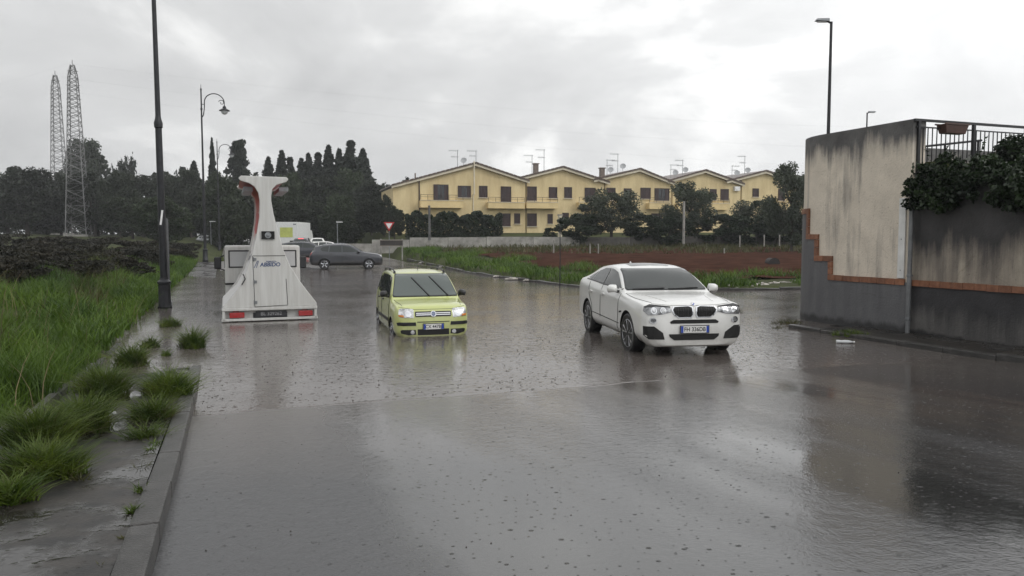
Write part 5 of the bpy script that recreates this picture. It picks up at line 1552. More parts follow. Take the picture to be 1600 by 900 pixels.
def simple_car(name, loc, heading, z, pm, label, sx=1.0, sz=1.0, low_roof=False, rails=False, silver=True):
    stn = [tuple([s[0] * sx] + [v * sz for v in s[1:6]] + list(s[6:])) for s in SUV]
    c = Car(name, stn, loc, heading, z, pm, label, 'car', None, (-1.38 * sx, 1.385 * sx), .33 * (1 if sz >= .95 else .92), .21, .05, .77, 48)
    X = lambda P: [(x * sx, z_ * sz) for x, z_ in P]
    Zs = lambda P: [(y, z_ * sz) for y, z_ in P]
    c.panel('windscreen', 'front', Zs([(-.66, 1.16), (.66, 1.16), (.50, 1.53), (-.50, 1.53)]), M['glass'], .012, .02, rings=6, sub=6)
    c.panel('rear_window', 'rear', Zs([(-.58, 1.19), (.58, 1.19), (.46, 1.47), (-.46, 1.47)]), M['glass'], .012, .02, rings=6, sub=6)
    c.both('front_door_glass', 'side', X([(.82, 1.10), (.25, 1.43), (-.25, 1.50), (-.25, 1.10)]), M['glass'], off=.005, depth=.01)
    c.both('rear_door_glass', 'side', X([(-.31, 1.10), (-.31, 1.50), (-1.0, 1.50), (-1.08, 1.12)]), M['glass'], off=.005, depth=.01)
    c.both('quarter_glass', 'side', X([(-1.14, 1.13), (-1.08, 1.49), (-1.45, 1.43), (-1.62, 1.30), (-1.50, 1.17)]), M['glass'], off=.005, depth=.01)
    for ln in ([(.95, 1.03), (.92, .40)], [(-.28, 1.48), (-.28, .36)], [(-1.11, 1.12), (-1.0, .82)]): c.seams('door_gap', X(ln), w=.007)
    c.both('sill_trim', 'side', X([(.95, .30), (-.95, .30), (-.95, .40), (.95, .40)]), M['black_plastic'], off=.01, depth=.02, sub=6)
    for x in (-.12, -.95): c.both('door_handle', 'side', [(p[0] * sx, p[1] * sz) for p in rrect(x, .98, .2, .04, .015)], M['black_plastic'], off=.02, depth=.03)
    c.both('headlight', 'front', Zs([(.48, .74), (.76, .76), (.80, .86), (.72, .92), (.50, .84)]), M['headlamp'], off=.008, depth=.03)
    c.both('tail_light', 'rear', Zs([(.50, .90), (.79, .90), (.80, 1.02), (.72, 1.10), (.50, 1.02)]), M['red_lens'], off=.012, depth=.03)
    c.panel('grille', 'front', Zs(rrect(0, .70, .80, .14, .03)), M['gap'], .006, .02)
    c.panel('rear_bumper', 'rear', Zs([(-.70, .42), (.70, .42), (.74, .62), (-.74, .62)]), M['black_plastic'], .010, .02, sub=5)
    hp, _ = c.hit('rear', 0, .86 * sz); number_plate(c, hp.x - .03, .86 * sz, '', .5, .11, True)
    c.mirrors(.72 * sx, 1.10 * sz, pm, .19, .15)
    if rails:
        for s in (1, -1):
            P = []
            for k in range(8):
                h, _ = c.hit('top', .2 - 1.7 * k / 7, s * .55); P.append(h + Vector((0, 0, .05 if 0 < k < 7 else 0)))
            mb = MB(); mb.tube(P, .02, 5); mb.build('roof_rail', M['alloy'], c.root)
    c.add_wheels(M['alloy'] if silver else M['alloy_dark'], 5)
    return c
def road_pt(px, d):
    p = aty(px, 400, d); s, t = to_st(p.x, p.y); return (p.x, p.y), float(road_z(s, t))
loc, z = road_pt(541, 49.5)
simple_car('crossover_car', loc, 104, z - .02, M['grey_paint'], 'dark grey crossover with roof rails turning across the road', rails=True)
loc, z = road_pt(481, 62)
simple_car('saloon_car', loc, 98, z, M['navy_paint'], 'dark blue car waiting behind the grey crossover', 1.0, .93)
loc, z = road_pt(496, 84)
simple_car('hatchback_car', loc, 195, z, M['white_paint'], 'white hatchback seen from behind beyond the queue', .85, .95)
loc, z = road_pt(513, 78)
simple_car('saloon_car', loc, 110, z - .12, M['white_paint'], 'low white car beside the white hatchback', .95, .85)
loc, z = road_pt(473, 78)
car_b = simple_car('hatchback_car', loc, 190, z, M['navy_paint'], 'black car with glowing red tail lights near the box truck', .9, 1.0)
em_red = bpy.data.materials.new('tail_light_glow'); em_red.use_nodes = True
b_ = em_red.node_tree.nodes['Principled BSDF']; b_.inputs['Base Color'].default_value = (.5, .01, .015, 1); b_.inputs['Emission Color'].default_value = (1, .05, .06, 1); b_.inputs['Emission Strength'].default_value = 1.4
for o in car_b.root.children:
    if o.name.startswith('tail_light'): o.data.materials[0] = em_red
car_b.panel('brake_light', 'rear', rrect(0, 1.50, .5, .05, .01), em_red, .01, .02)
loc = aty(330, 372, 112); zz_ = float(road_z(*to_st(loc.x, loc.y)))
simple_car('estate_car', (loc.x, loc.y), 70, zz_, M['silver_paint'], 'grey car far down the road by the wood', .95, .95)

# ---- box truck far behind
def box_truck():
    (x, y), z = road_pt(449, 82)
    r = empty('box_truck', (x, y, z), R(90), 'white box truck with a green square on its tail', 'truck')
    wh = mat('truck_white', (.62, .63, .62), .45, var=.06)
    # local: x forward (away from the camera), rear at x = 0
    mb = MB(); mb.box((2.6, 0, 2.05), (5.2, 2.3, 2.3)); mb.build('cargo_box', wh, r, bevel=.03)
    mb = MB(); mb.box((-.012, 0, 2.05), (.02, 2.2, 2.2)); d = mb.build('rear_door', wh, r)
    mb = MB(); mb.box((-.03, .05, 2.1), (.02, 1.35, 1.05)); mb.build('green_panel', mat('truck_green', (.42, .46, .13), .5, var=.15, vscale=2), d)
    mb = MB(); mb.box((-.03, -.85, 2.95), (.02, .32, .14)); mb.build('sticker', M['galv'], d)
    mb = MB(); mb.box((-.03, -.6, 1.15), (.02, .6, .14)); mb.build('latch', M['dark_steel'], d)
    mb = MB(); mb.box((3.0, 0, .72), (6.0, 1.0, .28)); mb.build('chassis', M['dark_steel'], r)
    mb = MB(); mb.prism([(5.3, .6), (7.0, .6), (7.05, 1.3), (6.5, 2.35), (5.3, 2.4)], 'y', -1.0, 1.0); mb.build('cab', wh, r, bevel=.05)
    mb = MB(); mb.box((-.05, 0, .62), (.1, 2.2, .16)); bp = mb.build('rear_bumper', M['dark_steel'], r)
    for s in (1, -1):
        mb = MB(); mb.box((-.11, s * .85, .64), (.04, .35, .13)); mb.build('tail_light', M['red_lens'], bp)
    for X in (1.2, 5.9):
        for s in (1, -1):
            mb = MB(); mb.lathe([(.2, -.12), (.38, -.12), (.42, -.08), (.42, .08), (.38, .12), (.2, .12), (.0001, .1)], 20, Matrix.Translation((X, s * .9, .42)) @ Matrix.Rotation(R(90), 4, 'X')); mb.build('wheel', M['tyre'], r, 40)
box_truck()

# ---- advertising truck: light lorry carrying a flared sail-shaped billboard body
def billboard_truck():
    prof = [(349, 480), (372, 452), (385.5, 427), (397, 396), (403.6, 368), (408.6, 340), (409.7, 315), (407.8, 302), (402, 292.5), (394, 287.5), (381, 284), (378, 280), (382, 276.3),
            (452, 277), (455.5, 280), (452, 284.5), (437, 289), (430, 296), (428, 306), (427.8, 314), (431, 335), (437, 360), (445, 390), (455, 415), (469, 438), (483, 457), (496.7, 475), (497, 480)]
    base = atz(422.5, 501.5, 0.0)
    D = base.y
    k = D / FOC
    r = empty('billboard_truck', (base.x, base.y, 0), ROAD_ANG, 'white advertising truck with a tall flared sail-shaped body', 'truck')
    # local x: forward along the road (away from the camera), y: left, z: up
    ca = 1.045      # the body stands square to the line of sight, well off the lens axis
    P = [(-(px - 422.5) * k / ca, (370 - py) * k + CAM_H) for px, py in prof]
    M['truck_white'] = mat('truck_white_paint', (.455, .45, .43), .38, color2=(.55, .55, .535), vscale=1.6, coat=.4, stretch=(6, 6, .5))
    zb = P[0][1]
    # end caps (slightly larger than the skin between them) and the poster skin
    def inset(P, q):
        out = []
        n = len(P)
        for i in range(n):
            a, b, c = Vector(P[i - 1]), Vector(P[i]), Vector(P[(i + 1) % n])
            t_ = (c - a).normalized(); nn = Vector((-t_.y, t_.x))
            out.append((b.x - nn.x * q, b.y - nn.y * q))
        return out
    ar = sum(P[i - 1][0] * P[i][1] - P[i][0] * P[i - 1][1] for i in range(len(P)))
    sg = 1 if ar > 0 else -1
    Pi = inset(P, -0.045 * sg); 
    if abs(sum(Pi[i - 1][0] * Pi[i][1] - Pi[i][0] * Pi[i - 1][1] for i in range(len(P)))) > abs(ar): Pi = inset(P, 0.045 * sg)
    L = 3.5
    def loft(Pp, x0, x1, m, name, par, bev=0):
        n = len(Pp); mb = MB()
        mb.add([(x0, y, z) for y, z in Pp] + [(x1, y, z) for y, z in Pp], [tuple(range(n)), tuple(reversed(range(n, 2 * n)))] + [(i, n + i, n + (i + 1) % n, (i + 1) % n) for i in range(n)])
        return mb.build(name, m, par, 40, bev)
    rear = loft(P, 0.0, 0.10, M['truck_white'], 'rear_panel', r, .012)
    loft(P, L - .1, L, M['truck_white'], 'front_panel', r, .012)
    # posters: red and white print on the flanks
    pm = bpy.data.materials.new('poster_print'); pm.use_nodes = True; nt = pm.node_tree; b = nt.nodes['Principled BSDF']
    tc = nt.nodes.new('ShaderNodeTexCoord')
    n1_ = noise(nt, tc.outputs['Object'], 1.6, 4, .6); sp = nt.nodes.new('ShaderNodeSeparateXYZ'); nt.links.new(tc.outputs['Object'], sp.inputs[0])
    v = madd(nt, mrange(nt, sp.outputs[2], 1.3, 3.2, 0, 1), n1_, .55)
    rp = nt.nodes.new('ShaderNodeValToRGB'); rp.color_ramp.interpolation = 'CONSTANT'
    for i, (p_, c_) in enumerate(((0, (.62, .61, .60)), (.38, (.05, .05, .06)), (.43, (.62, .60, .58)), (.72, (.42, .035, .03)), (.98, (.60, .50, .46)), (1.03, (.45, .05, .035)))):
        e_ = rp.color_ramp.elements[i] if i < 2 else rp.color_ramp.elements.new(min(p_, 1))
        e_.position = min(p_, 1); e_.color = (*c_, 1)
    nt.links.new(v, rp.inputs[0]); nt.links.new(rp.outputs[0], b.inputs['Base Color']); b.inputs['Roughness'].default_value = .4
    loft(Pi, 0.101, L - .101, pm, 'poster_skin', r)
    # tail bed: sill board with lamps and plate
    wbed = (P[0][0] - P[-1][0])
    yc = (P[0][0] + P[-1][0]) / 2
    mb = MB(); mb.box((L / 2, yc, zb - .035), (L + .06, wbed + .02, .07)); mb.build('bed', M['truck_white'], r, bevel=.01)
    mb = MB(); mb.box((.03, yc, .05), (.08, wbed + .04, .06)); mb.build('bumper_rail', M['truck_white'], r, bevel=.008)
    for s in (-1, 1):
        mb = MB(); mb.box((.03, yc + s * (wbed / 2 - .03), .16), (.08, .06, .24)); mb.build('bumper_post', M['truck_white'], r)
    mb = MB(); mb.box((.13, yc, .16), (.03, wbed - .04, .26)); mb.build('back_board', M['truck_white'], r)
    for s, y in ((1, yc + wbed / 2 - .33), (-1, yc - wbed / 2 + .27)):
        mb = MB(); mb.box((.04, y, .165), (.09, .34, .13)); o = mb.build('tail_lamp', M['red_lens'], r, bevel=.01)
        mb = MB(); mb.box((.035, y + .02, .275), (.06, .13, .05)); mb.build('marker_lamp', M['red_lens'], o, bevel=.006)
    mb = MB(); mb.box((.085, yc - .02, .175), (.05, .72, .13)); pl_ = mb.build('number_plate', mat('old_plate', (.03, .03, .034), .4, var=.3), r)
    text_mesh('plate_text', 'BL 329262', .115, mat('plate_silver', (.30, .30, .31), .4), pl_, Matrix.Translation((.058, yc - .02, .172)) @ Matrix.Rotation(R(-90), 4, 'Z') @ Matrix.Rotation(R(90), 4, 'X'), bold=.001)
    # details of the rear panel
    def on_rear(px, py): return (-(px - 422.5) * k / ca, (370 - py) * k + CAM_H)
    mb = MB()
    for a, b2 in (((397, 399.5), (448, 399.5)), ((397, 399.5), (399, 479)), ((448.5, 436), (450.5, 477)), ((399, 479), (450.5, 477.5))):
        (ya, za), (yb, zb_) = on_rear(*a), on_rear(*b2); mb.tube([(-.002, ya, za), (-.002, yb, zb_)], .008, 4)
    mb.build('hatch_gap', M['gap'], rear)
    (ya, za), (yb, zb_) = on_rear(412, 362), on_rear(431, 373)
    cy, cz, w, h = (ya + yb) / 2, (za + zb_) / 2, abs(ya - yb), abs(za - zb_)
    mb = MB(); mb.box((-.006, cy, cz), (.03, w, h)); sp_ = mb.build('loudspeaker', M['gap'], rear)
    mb = MB()
    for q in (-1, 1): mb.box((-.025, cy + q * w / 2, cz), (.03, .02, h + .02)); mb.box((-.025, cy, cz + q * h / 2), (.03, w + .02, .02))
    mb.build('speaker_frame', M['black_plastic'], sp_)
    mb = MB(); mb.lathe([(.0001, .06), (.03, .055), (.04, .02), (.07, .0), (.075, .02)], 14, Matrix.Translation((-.02, cy, cz)) @ Matrix.Rotation(R(-90), 4, 'Y')); mb.build('speaker_cone', M['galv'], sp_, 50)
    ink = mat('logo_navy', (.03, .06, .16), .5)
    cy, cz = on_rear(424, 413.5)
    Mw = Matrix.Translation((-.004, cy, cz)) @ Matrix.Rotation(R(-90), 4, 'Z') @ Matrix.Rotation(R(90), 4, 'X')
    tx = text_mesh('lettering', 'ABBIDO', .13, ink, rear, Mw, bold=.003, shear=.1)
    text_mesh('lettering', 'PUBBLICITA', .045, ink, rear, Mw @ Matrix.Translation((.03, .075, 0)), bold=.001)
    mb = MB(); 
    for q in (0, .05): mb.tube([Mw @ Vector((-.37 + q, -.07, 0)), Mw @ Vector((-.29 + q * .5, .10, 0))], .008, 4)
    mb.build('logo_mark', ink, rear)
    ya, za = on_rear(383, 435); mb = MB(); mb.tube([(-.02, ya + .02, za + .12), (-.03, ya - .03, za), (-.03, ya + .05, za - .14)], .014, 5); mb.build('handle', M['dark_steel'], rear)
    for py_ in (405, 440, 472):
        y_, z_ = on_rear(398.5, py_); mb = MB(); mb.tube([(-.012, y_, z_ - .05), (-.012, y_, z_ + .05)], .014, 6); mb.box((-.004, y_ - .03, z_), (.012, .07, .07)); mb.build('hinge', M['galv'], rear)
    # lamp strips under the flare
    for s in (-1, 1):
        mb = MB(); mb.box((L / 2, yc + s * .42 + .02, (370 - 294) * k + CAM_H), (L * .7, .22, .10)); mb.build('flood_lamp_strip', M['galv'], r)
    # cab in front
    cw = 1.03
    cx0 = L + .12
    mb = MB(); mb.prism([(cx0, .25), (cx0 + 1.75, .25), (cx0 + 1.85, .95), (cx0 + 1.45, 1.72), (cx0 + 1.2, 1.80), (cx0, 1.80)], 'y', yc - cw, yc + cw); cab = mb.build('cab', M['truck_white'], r, None, .05)
    for s in (1, -1):
        mb = MB(); mb.box((cx0 - .004, yc + s * .60, 1.42), (.03, .66, .50)); w_ = mb.build('rear_window', M['black_plastic'], cab, bevel=.01)
        mb = MB(); mb.box((cx0 - .012, yc + s * .60, 1.42), (.03, .58, .42)); mb.build('pane', mat('cab_glass', (.42, .425, .43), .2, coat=.3), w_)
        mb = MB(); mb.box((cx0 + .95, yc + s * (cw + .003), 1.40), (.9, .02, .5)); mb.build('side_window', M['glass'], cab)
        mb = MB(); mb.box((cx0 + 1.35, yc + s * (cw + .20), 1.27), (.10, .20, .36)); mi = mb.build('mirror', M['black_plastic'], r, bevel=.03)
        mb = MB(); mb.tube([(cx0 + 1.35, yc + s * cw, 1.5), (cx0 + 1.35, yc + s * (cw + .2), 1.42)], .018, 5); mb.tube([(cx0 + 1.35, yc + s * cw, 1.05), (cx0 + 1.35, yc + s * (cw + .2), 1.12)], .018, 5); mb.build('mirror_arm', M['dark_steel'], mi)
        mb = MB(); mb.box((cx0 + 1.295, yc + s * (cw + .20), 1.27), (.01, .16, .30)); mb.build('mirror_glass', M['mirror_glass'], mi)
    mb = MB(); mb.box((cx0 - .02, yc, .72), (.03, 2.06, .05)); mb.build('cab_seam', M['gap'], cab)
    mb = MB(); mb.box((2.6, yc, .13), (5.0, .8, .16)); mb.build('chassis', M['dark_steel'], r)
    for X in (1.0, cx0 + 1.0):
        for s in (1, -1):
            mb = MB(); mb.lathe([(.16, -.1), (.28, -.1), (.32, -.06), (.32, .06), (.28, .1), (.16, .1), (.0001, .08)], 24, Matrix.Translation((X, yc + s * .85, .12)) @ Matrix.Rotation(R(90), 4, 'X')); mb.build('wheel', M['tyre'], r, 40)
    return r
billboard_truck()
# ------------------------------------------------------------------ street lamps, masts, signs
def curl_lamp(loc, label, H=11.85, lean=0.0, full=True):
    r = empty('street_lamp', loc, ROAD_ANG, label, 'street lamp', 'black street lamps with curled arms')
    r.rotation_euler = (lean, 0, ROAD_ANG)
    it = M['black_iron']
    mb = MB(); mb.lathe([(.20, -.1), (.20, .06), (.175, .10), (.165, .70), (.19, .73), (.19, .78), (.12, .84), (.11, .9)], 10); mb.build('base', it, r, 30)
    mb = MB(); mb.lathe([(.105, .88), (.098, 3.0), (.09, 5.15), (.115, 5.18), (.12, 5.3), (.085, 5.42), (.075, 5.5)], 14); mb.build('lower_pole', it, r, 30)
    mb = MB(); mb.lathe([(.074, 5.5), (.062, 8.0), (.052, H - 1.4), (.075, H - 1.38), (.075, H - 1.28), (.050, H - 1.25), (.045, H - .05), (.07, H - .02), (.05, H + .06), (.02, H + .1), (.012, H + .35), (.0001, H + .38)], 12); mb.build('upper_pole', it, r, 30)
    # curled arm towards the road (local -y is the road side)
    P = [(0, 0, H - 1.9), (0, -.12, H - 1.75), (0, -.2, H - 1.2)]
    for k in range(13):
        a = R(180 - k * 15.5); P.append((0, -.85 + .62 * math.cos(math.pi - a) * -1 * -1 if False else -(.85 - .65 * math.cos(R(k * 15.0))), H - .85 + .62 * math.sin(R(k * 15.0))))
    mb = MB(); mb.tube(P, .035, 8)
    S = []
    for k in range(16):
        a = R(-10 - k * 26); rr_ = .20 * (1 - k / 20); S.append((0, -1.30 + rr_ * math.cos(a) * 1.0 - .02, H - .82 + .0 + rr_ * math.sin(a) * -1))
    mb.tube(S, .022, 6)
    for zq in (H - 1.85, H - 1.0): mb.tube([(0, 0, zq), (0, -.2 if zq > H - 1.5 else -.1, zq)], .025, 6)
    mb.build('arm', it, r, 50)
    mb = MB(); mb.tube([(0, -1.5, H - .8), (0, -1.5, H - 1.0)], .03, 6)
    mb.lathe([(.03, 0), (.05, -.06), (.11, -.10), (.13, -.22), (.36, -.36), (.37, -.40), (.34, -.40), (.12, -.30)], 18, Matrix.Translation((0, -1.5, H - .98))); ln = mb.build('lantern', it, r, 40)
    mb = MB(); mb.lathe([(.22, -.38), (.235, -.45), (.20, -.56), (.10, -.64), (.0001, -.66)], 16, Matrix.Translation((0, -1.5, H - .98))); mb.build('globe', M['glass_lamp'], ln, 60)
    return r
p = atz(258, 481, 0.0)
lamp1 = curl_lamp((p.x, p.y, -0.02), 'tall black street lamp pole standing in the flooded pavement', lean=R(-.35))
# paper scraps stuck on the near pole
mb = MB(); mb.box((-.104, .0, 2.62), (.012, .05, .42), rot=Matrix.Rotation(.15, 3, 'X')); mb.build('paper_scrap', M['white_plastic'], lamp1)
p2 = aty(321, 407, 54); curl_lamp((p2.x, p2.y, 0.38), 'black curled street lamp between the flooded pavement and the wood')
p3 = aty(343, 385, 85.5); curl_lamp((p3.x, p3.y, 0.62), 'far black curled street lamp in front of the layered cedar')
# grey post just behind the near lamp
pq = atz(264, 474, 0.05)
r = empty('grey_post', (pq.x, pq.y, 0), 0, 'thin grey steel post right behind the black lamp pole', 'post')
mb = MB(); mb.lathe([(.055, -.2), (.05, 2.55), (.02, 2.6), (.0001, 2.6)], 8); mb.build('pole', mat('post_grey', (.06, .062, .065), .5, .2, var=.2), r, 40)
mb = MB(); mb.lathe([(.10, -.15), (.10, .10), (.06, .14)], 8); mb.build('foot', M['galv'], r, 40)

def led_lamp(px, py, d, label, zfoot, head=-1):
    p = aty(px, py, d); H = p.z
    r = empty('led_street_lamp', (p.x, p.y, zfoot), 0, label, 'street lamp', 'slim lamps behind the plastered wall')
    mb = MB(); mb.lathe([(.09, 0), (.085, 1.5), (.06, (H - zfoot) * .6), (.045, H - zfoot)], 10); mb.build('pole', M['dark_steel'], r, 40)
    mb = MB(); mb.tube([(0, 0, H - zfoot - .05), (head * .15, 0, H - zfoot + .03)], .035, 6); mb.build('bracket', M['dark_steel'], r)
    mb = MB(); mb.add([(head * .1, -.12, H - zfoot + .0), (head * .55, -.1, H - zfoot + .03), (head * .55, .1, H - zfoot + .03), (head * .1, .12, H - zfoot + .0), (head * .1, -.1, H - zfoot + .1), (head * .5, -.07, H - zfoot + .1), (head * .5, .07, H - zfoot + .1), (head * .1, .1, H - zfoot + .1)], [(0, 3, 2, 1), (4, 5, 6, 7), (0, 1, 5, 4), (1, 2, 6, 5), (2, 3, 7, 6), (3, 0, 4, 7)])
    h = mb.build('lamp_head', M['galv'], r)
    mb = MB(); mb.box((head * .33, 0, H - zfoot - .005), (.3, .12, .02)); mb.build('lens', M['glass_lamp'], h)
    return r
led_lamp(1299, 34, 27, 'tall slim lamp pole rising behind the plastered wall', 0.0)
led_lamp(1355, 176, 52, 'small slim lamp just showing above the plastered wall', 0.3, 1)
def small_lamp(px, py, d, label):
    p = aty(px, py, d); zf_ = float(land_z(p.x, p.y)); H = p.z - zf_
    r = empty('path_lamp', (p.x, p.y, zf_), 0, label, 'street lamp')
    mb = MB(); mb.lathe([(.07, 0), (.05, H)], 8); mb.build('pole', M['galv'], r, 40)
    mb = MB(); mb.box((.25, 0, H), (.7, .3, .09)); mb.build('lamp_head', M['white_plastic'], r, bevel=.02)
small_lamp(527, 347, 88, 'short lamp with a white head at the junction behind the cars')
small_lamp(329, 346, 100, 'short lamp with a white head beside the far grey car')
small_lamp(360, 347, 105, 'slim short lamp by the wood at the end of the road')

# ---- lattice masts
def mast(px, top, dist, base_w, label, H=None):
    p = aty(px, top, dist); zg = float(land_z(p.x, p.y)) - .3
    H = p.z - zg
    r = empty('lattice_mast', (p.x, p.y, zg), R(14), label, 'pylon', 'steel lattice masts')
    def hw(k):   # half width at fraction k of the height
        return np.interp(k, [0, .45, .93, 1.0], [base_w / 2, base_w * .34, base_w * .19, base_w * .07])
    lv = [0]
    while lv[-1] < .985: lv.append(min(1, lv[-1] + max(.024, .050 * (hw(lv[-1]) / hw(0)))))
    cor = [(-1, -1), (1, -1), (1, 1), (-1, 1)]
    for sx, sy in cor:
        mb = MB(); mb.tube([(sx * hw(k), sy * hw(k), k * H) for k in lv], .075, 4); mb.build('leg', M['pylon'], r)
    for f in range(4):
        a, b = cor[f], cor[(f + 1) % 4]
        mb = MB()
        for i, (k0, k1) in enumerate(zip(lv[:-1], lv[1:])):
            q0 = Vector((a[0] * hw(k0), a[1] * hw(k0), k0 * H)); q1 = Vector((b[0] * hw(k1), b[1] * hw(k1), k1 * H))
            q2 = Vector((b[0] * hw(k0), b[1] * hw(k0), k0 * H)); q3 = Vector((a[0] * hw(k1), a[1] * hw(k1), k1 * H))
            mb.tube([q0, q1], .04, 3, caps=False)
            if i % 2: mb.tube([q2, q3], .04, 3, caps=False)
            mb.tube([q0, q2], .035, 3, caps=False)
        mb.build('bracing', M['pylon'], r)['kind'] = 'stuff'
    mb = MB()
    for k in (.80, .88, .96):
        w = hw(k) + .35
        mb.tube([(-w, 0, k * H), (w, 0, k * H)], .05, 4)
    mb.build('cross_arm', M['pylon'], r)
    mb = MB(); mb.tube([(0, 0, H * .98), (0, 0, H + .6)], .06, 4); mb.build('tip', M['pylon'], r)
    mb = MB(); mb.box((0, 0, .3), (base_w + .5, base_w + .5, .5)); mb.build('footing', M['concrete'], r)
    return p
pa = mast(113, 100, 118, 2.9, 'taller steel lattice mast standing before the wood')
pb = mast(86, 116, 140, 2.9, 'shorter looking steel lattice mast farther back in the wood')
# overhead wires from the masts
wm = mat('wire_grey', (.16, .165, .17), .6)
for i, (dz, ex, ez) in enumerate(((0, 150, 24), (-2.2, 150, 20.5), (-4.2, 150, 17), (0.3, 60, 27))):
    a = Vector((pa.x, pa.y, pa.z + dz)); b = Vector((ex, 150 + 10 * i, ez)) if i < 3 else Vector((-150, 150, 31))
    P = [a.lerp(b, k / 20) - Vector((0, 0, 4.5 * 4 * (k / 20) * (1 - k / 20))) for k in range(21)]
    mb = MB(); mb.tube(P, .006, 3); o = mb.build('overhead_wire', wm, None)
    prop(o, ('uppermost overhead wire sagging from the taller mast', 'middle overhead wire sagging from the taller mast', 'lowest overhead wire sagging from the taller mast', 'overhead wire leading away left of the taller mast')[i], 'wire', 'overhead wires')

# ---- signs by the junction
def yield_sign():
    p = onland(608, 64); p.z = .35
    top = aty(608, 347, 64).z - p.z; bot = aty(608, 361.5, 64).z - p.z
    w = 17.5 * 64 / FOC
    r = empty('yield_sign', p, 0, 'red and white give way triangle by the garden wall', 'sign')
    mb = MB(); mb.tube([(0, .05, -.3), (0, .05, top + .02)], .035, 8); mb.build('pole', M['galv'], r)
    mb = MB(); mb.prism([(-w / 2, top), (w / 2, top), (0, bot)], 'y', -.01, .02); pl_ = mb.build('plate', mat('sign_red', (.40, .03, .03), .4), r, bevel=.01)
    cx, cz = 0, top - (top - bot) / 3
    k = .60; mb = MB(); mb.prism([(-w / 2 * k, cz + (top - cz) * k), (w / 2 * k, cz + (top - cz) * k), (0, cz + (bot - cz) * k)], 'y', -.016, -.011); mb.build('plate_centre', M['white_plastic'], pl_)
yield_sign()
def board_sign():
    a, b = onland(594, 62), onland(629, 62)
    p = (a + b) / 2; p.z = .3
    zt = aty(610, 375.5, 62).z - p.z; zb = aty(610, 384, 62).z - p.z; w = (b - a).length
    r = empty('board_sign', p, 0, 'long dark board with a pale frame below the give way sign', 'sign')
    mb = MB(); mb.box((0, 0, (zt + zb) / 2), (w, .05, zt - zb)); bo = mb.build('board', mat('board_dark', (.035, .03, .028), .5, var=.3, vscale=2), r)
    mb = MB()
    for q in (zt, zb): mb.box((0, -.03, q), (w + .06, .05, .04))
    mb.build('frame', mat('board_frame', (.20, .17, .14), .6), bo)
    for x in (-w / 2 + .05, w / 2 - .05):
        mb = MB(); mb.box((x, .06, zt / 2), (.1, .08, zt + .25)); mb.build('post', M['concrete'], r)
board_sign()
def stick(name, px, py0, py1, d, rad, m, label, cat='post', group=None):
    p = onland(px, d); a, b = aty(px, py0, d).z, aty(px, py1, d).z
    p.z = b - .1
    r = empty(name, p, 0, label, cat, group)
    mb = MB(); mb.tube([(0, 0, 0), (.01, 0, (a - b) / 2), (0, 0, a - b + .1)], [rad, rad * .95, rad * .85], 8); mb.build('shaft', m, r, 50)
    mb = MB(); mb.lathe([(rad * .9, a - b + .1), (rad * 1.1, a - b + .12), (rad * .5, a - b + .16), (.0001, a - b + .16)], 8); mb.build('cap', m, r)
    return r
stick('utility_pole', 1068, 316, 379, 70, .12, M['concrete'], 'grey concrete pole standing in front of the grey-green trees', 'pole')
stick('utility_pole', 671, 322, 374, 72, .12, mat('wood_grey', (.10, .10, .10), .8, var=.3, vscale=3), 'grey pole rising in front of the tall dark hedge', 'pole')
stick('marker_pole', 875, 356, 452, 31, .022, M['dark_steel'], 'thin dark pole stuck at the edge of the flooded grass', 'pole')
for i, (px, a, b) in enumerate(((1132, 389, 403), (1156, 369, 384), (1194, 368, 383), (1218, 368, 382), (922, 382, 402), (935, 382, 394), (865, 376, 398))):
    stick('fence_post', px, a, b, 62, .055, M['concrete'], 'short pale concrete fence post at the back of the red field', 'post', 'fence posts in the red field')
p = onland(888, 90); p.z = aty(888, 347, 90).z
r = empty('banner_sign', p, R(8), 'small white banner below the second yellow house', 'sign')
mb = MB(); mb.box((0, 0, 0), (1.9, .04, .75)); mb.build('panel', M['white_plastic'], r)
for x in (-.85, .85):
    mb = MB(); mb.tube([(x, .05, -1.2), (x, .05, .4)], .04, 6); mb.build('post', M['galv'], r)
p = onland(875, 92); p.z = 2.2
r = empty('gate_pillar', p, R(17), 'pale pillar beside the small white banner', 'pillar')
mb = MB(); mb.box((0, 0, .9), (.42, .42, 3.0)); mb.build('shaft', M['cream_trim'], r, bevel=.02)
mb = MB(); mb.box((0, 0, 2.45), (.55, .55, .12)); mb.build('cap', M['concrete'], r)
M['culvert'] = mat('culvert_dark', (.03, .026, .026), .8, var=.3)
# culvert pipe in the field bank
p = onland(1211, 47); p.z = aty(1211, 411, 47).z
r = empty('culvert_pipe', p, R(-8), 'dark concrete drain pipe lying in the field bank', 'pipe')
mb = MB(); mb.lathe([(.28, 0), (.28, 1.6), (.22, 1.6), (.22, 0), (.28, 0)], 18, Matrix.Rotation(R(-90), 4, 'X')); mb.build('pipe', M['culvert'], r, 40)
mb = MB(); mb.lathe([(.285, -.02), (.32, -.02), (.32, .12), (.285, .12)], 18, Matrix.Rotation(R(-90), 4, 'X')); mb.build('collar', M['culvert'], r, 40)
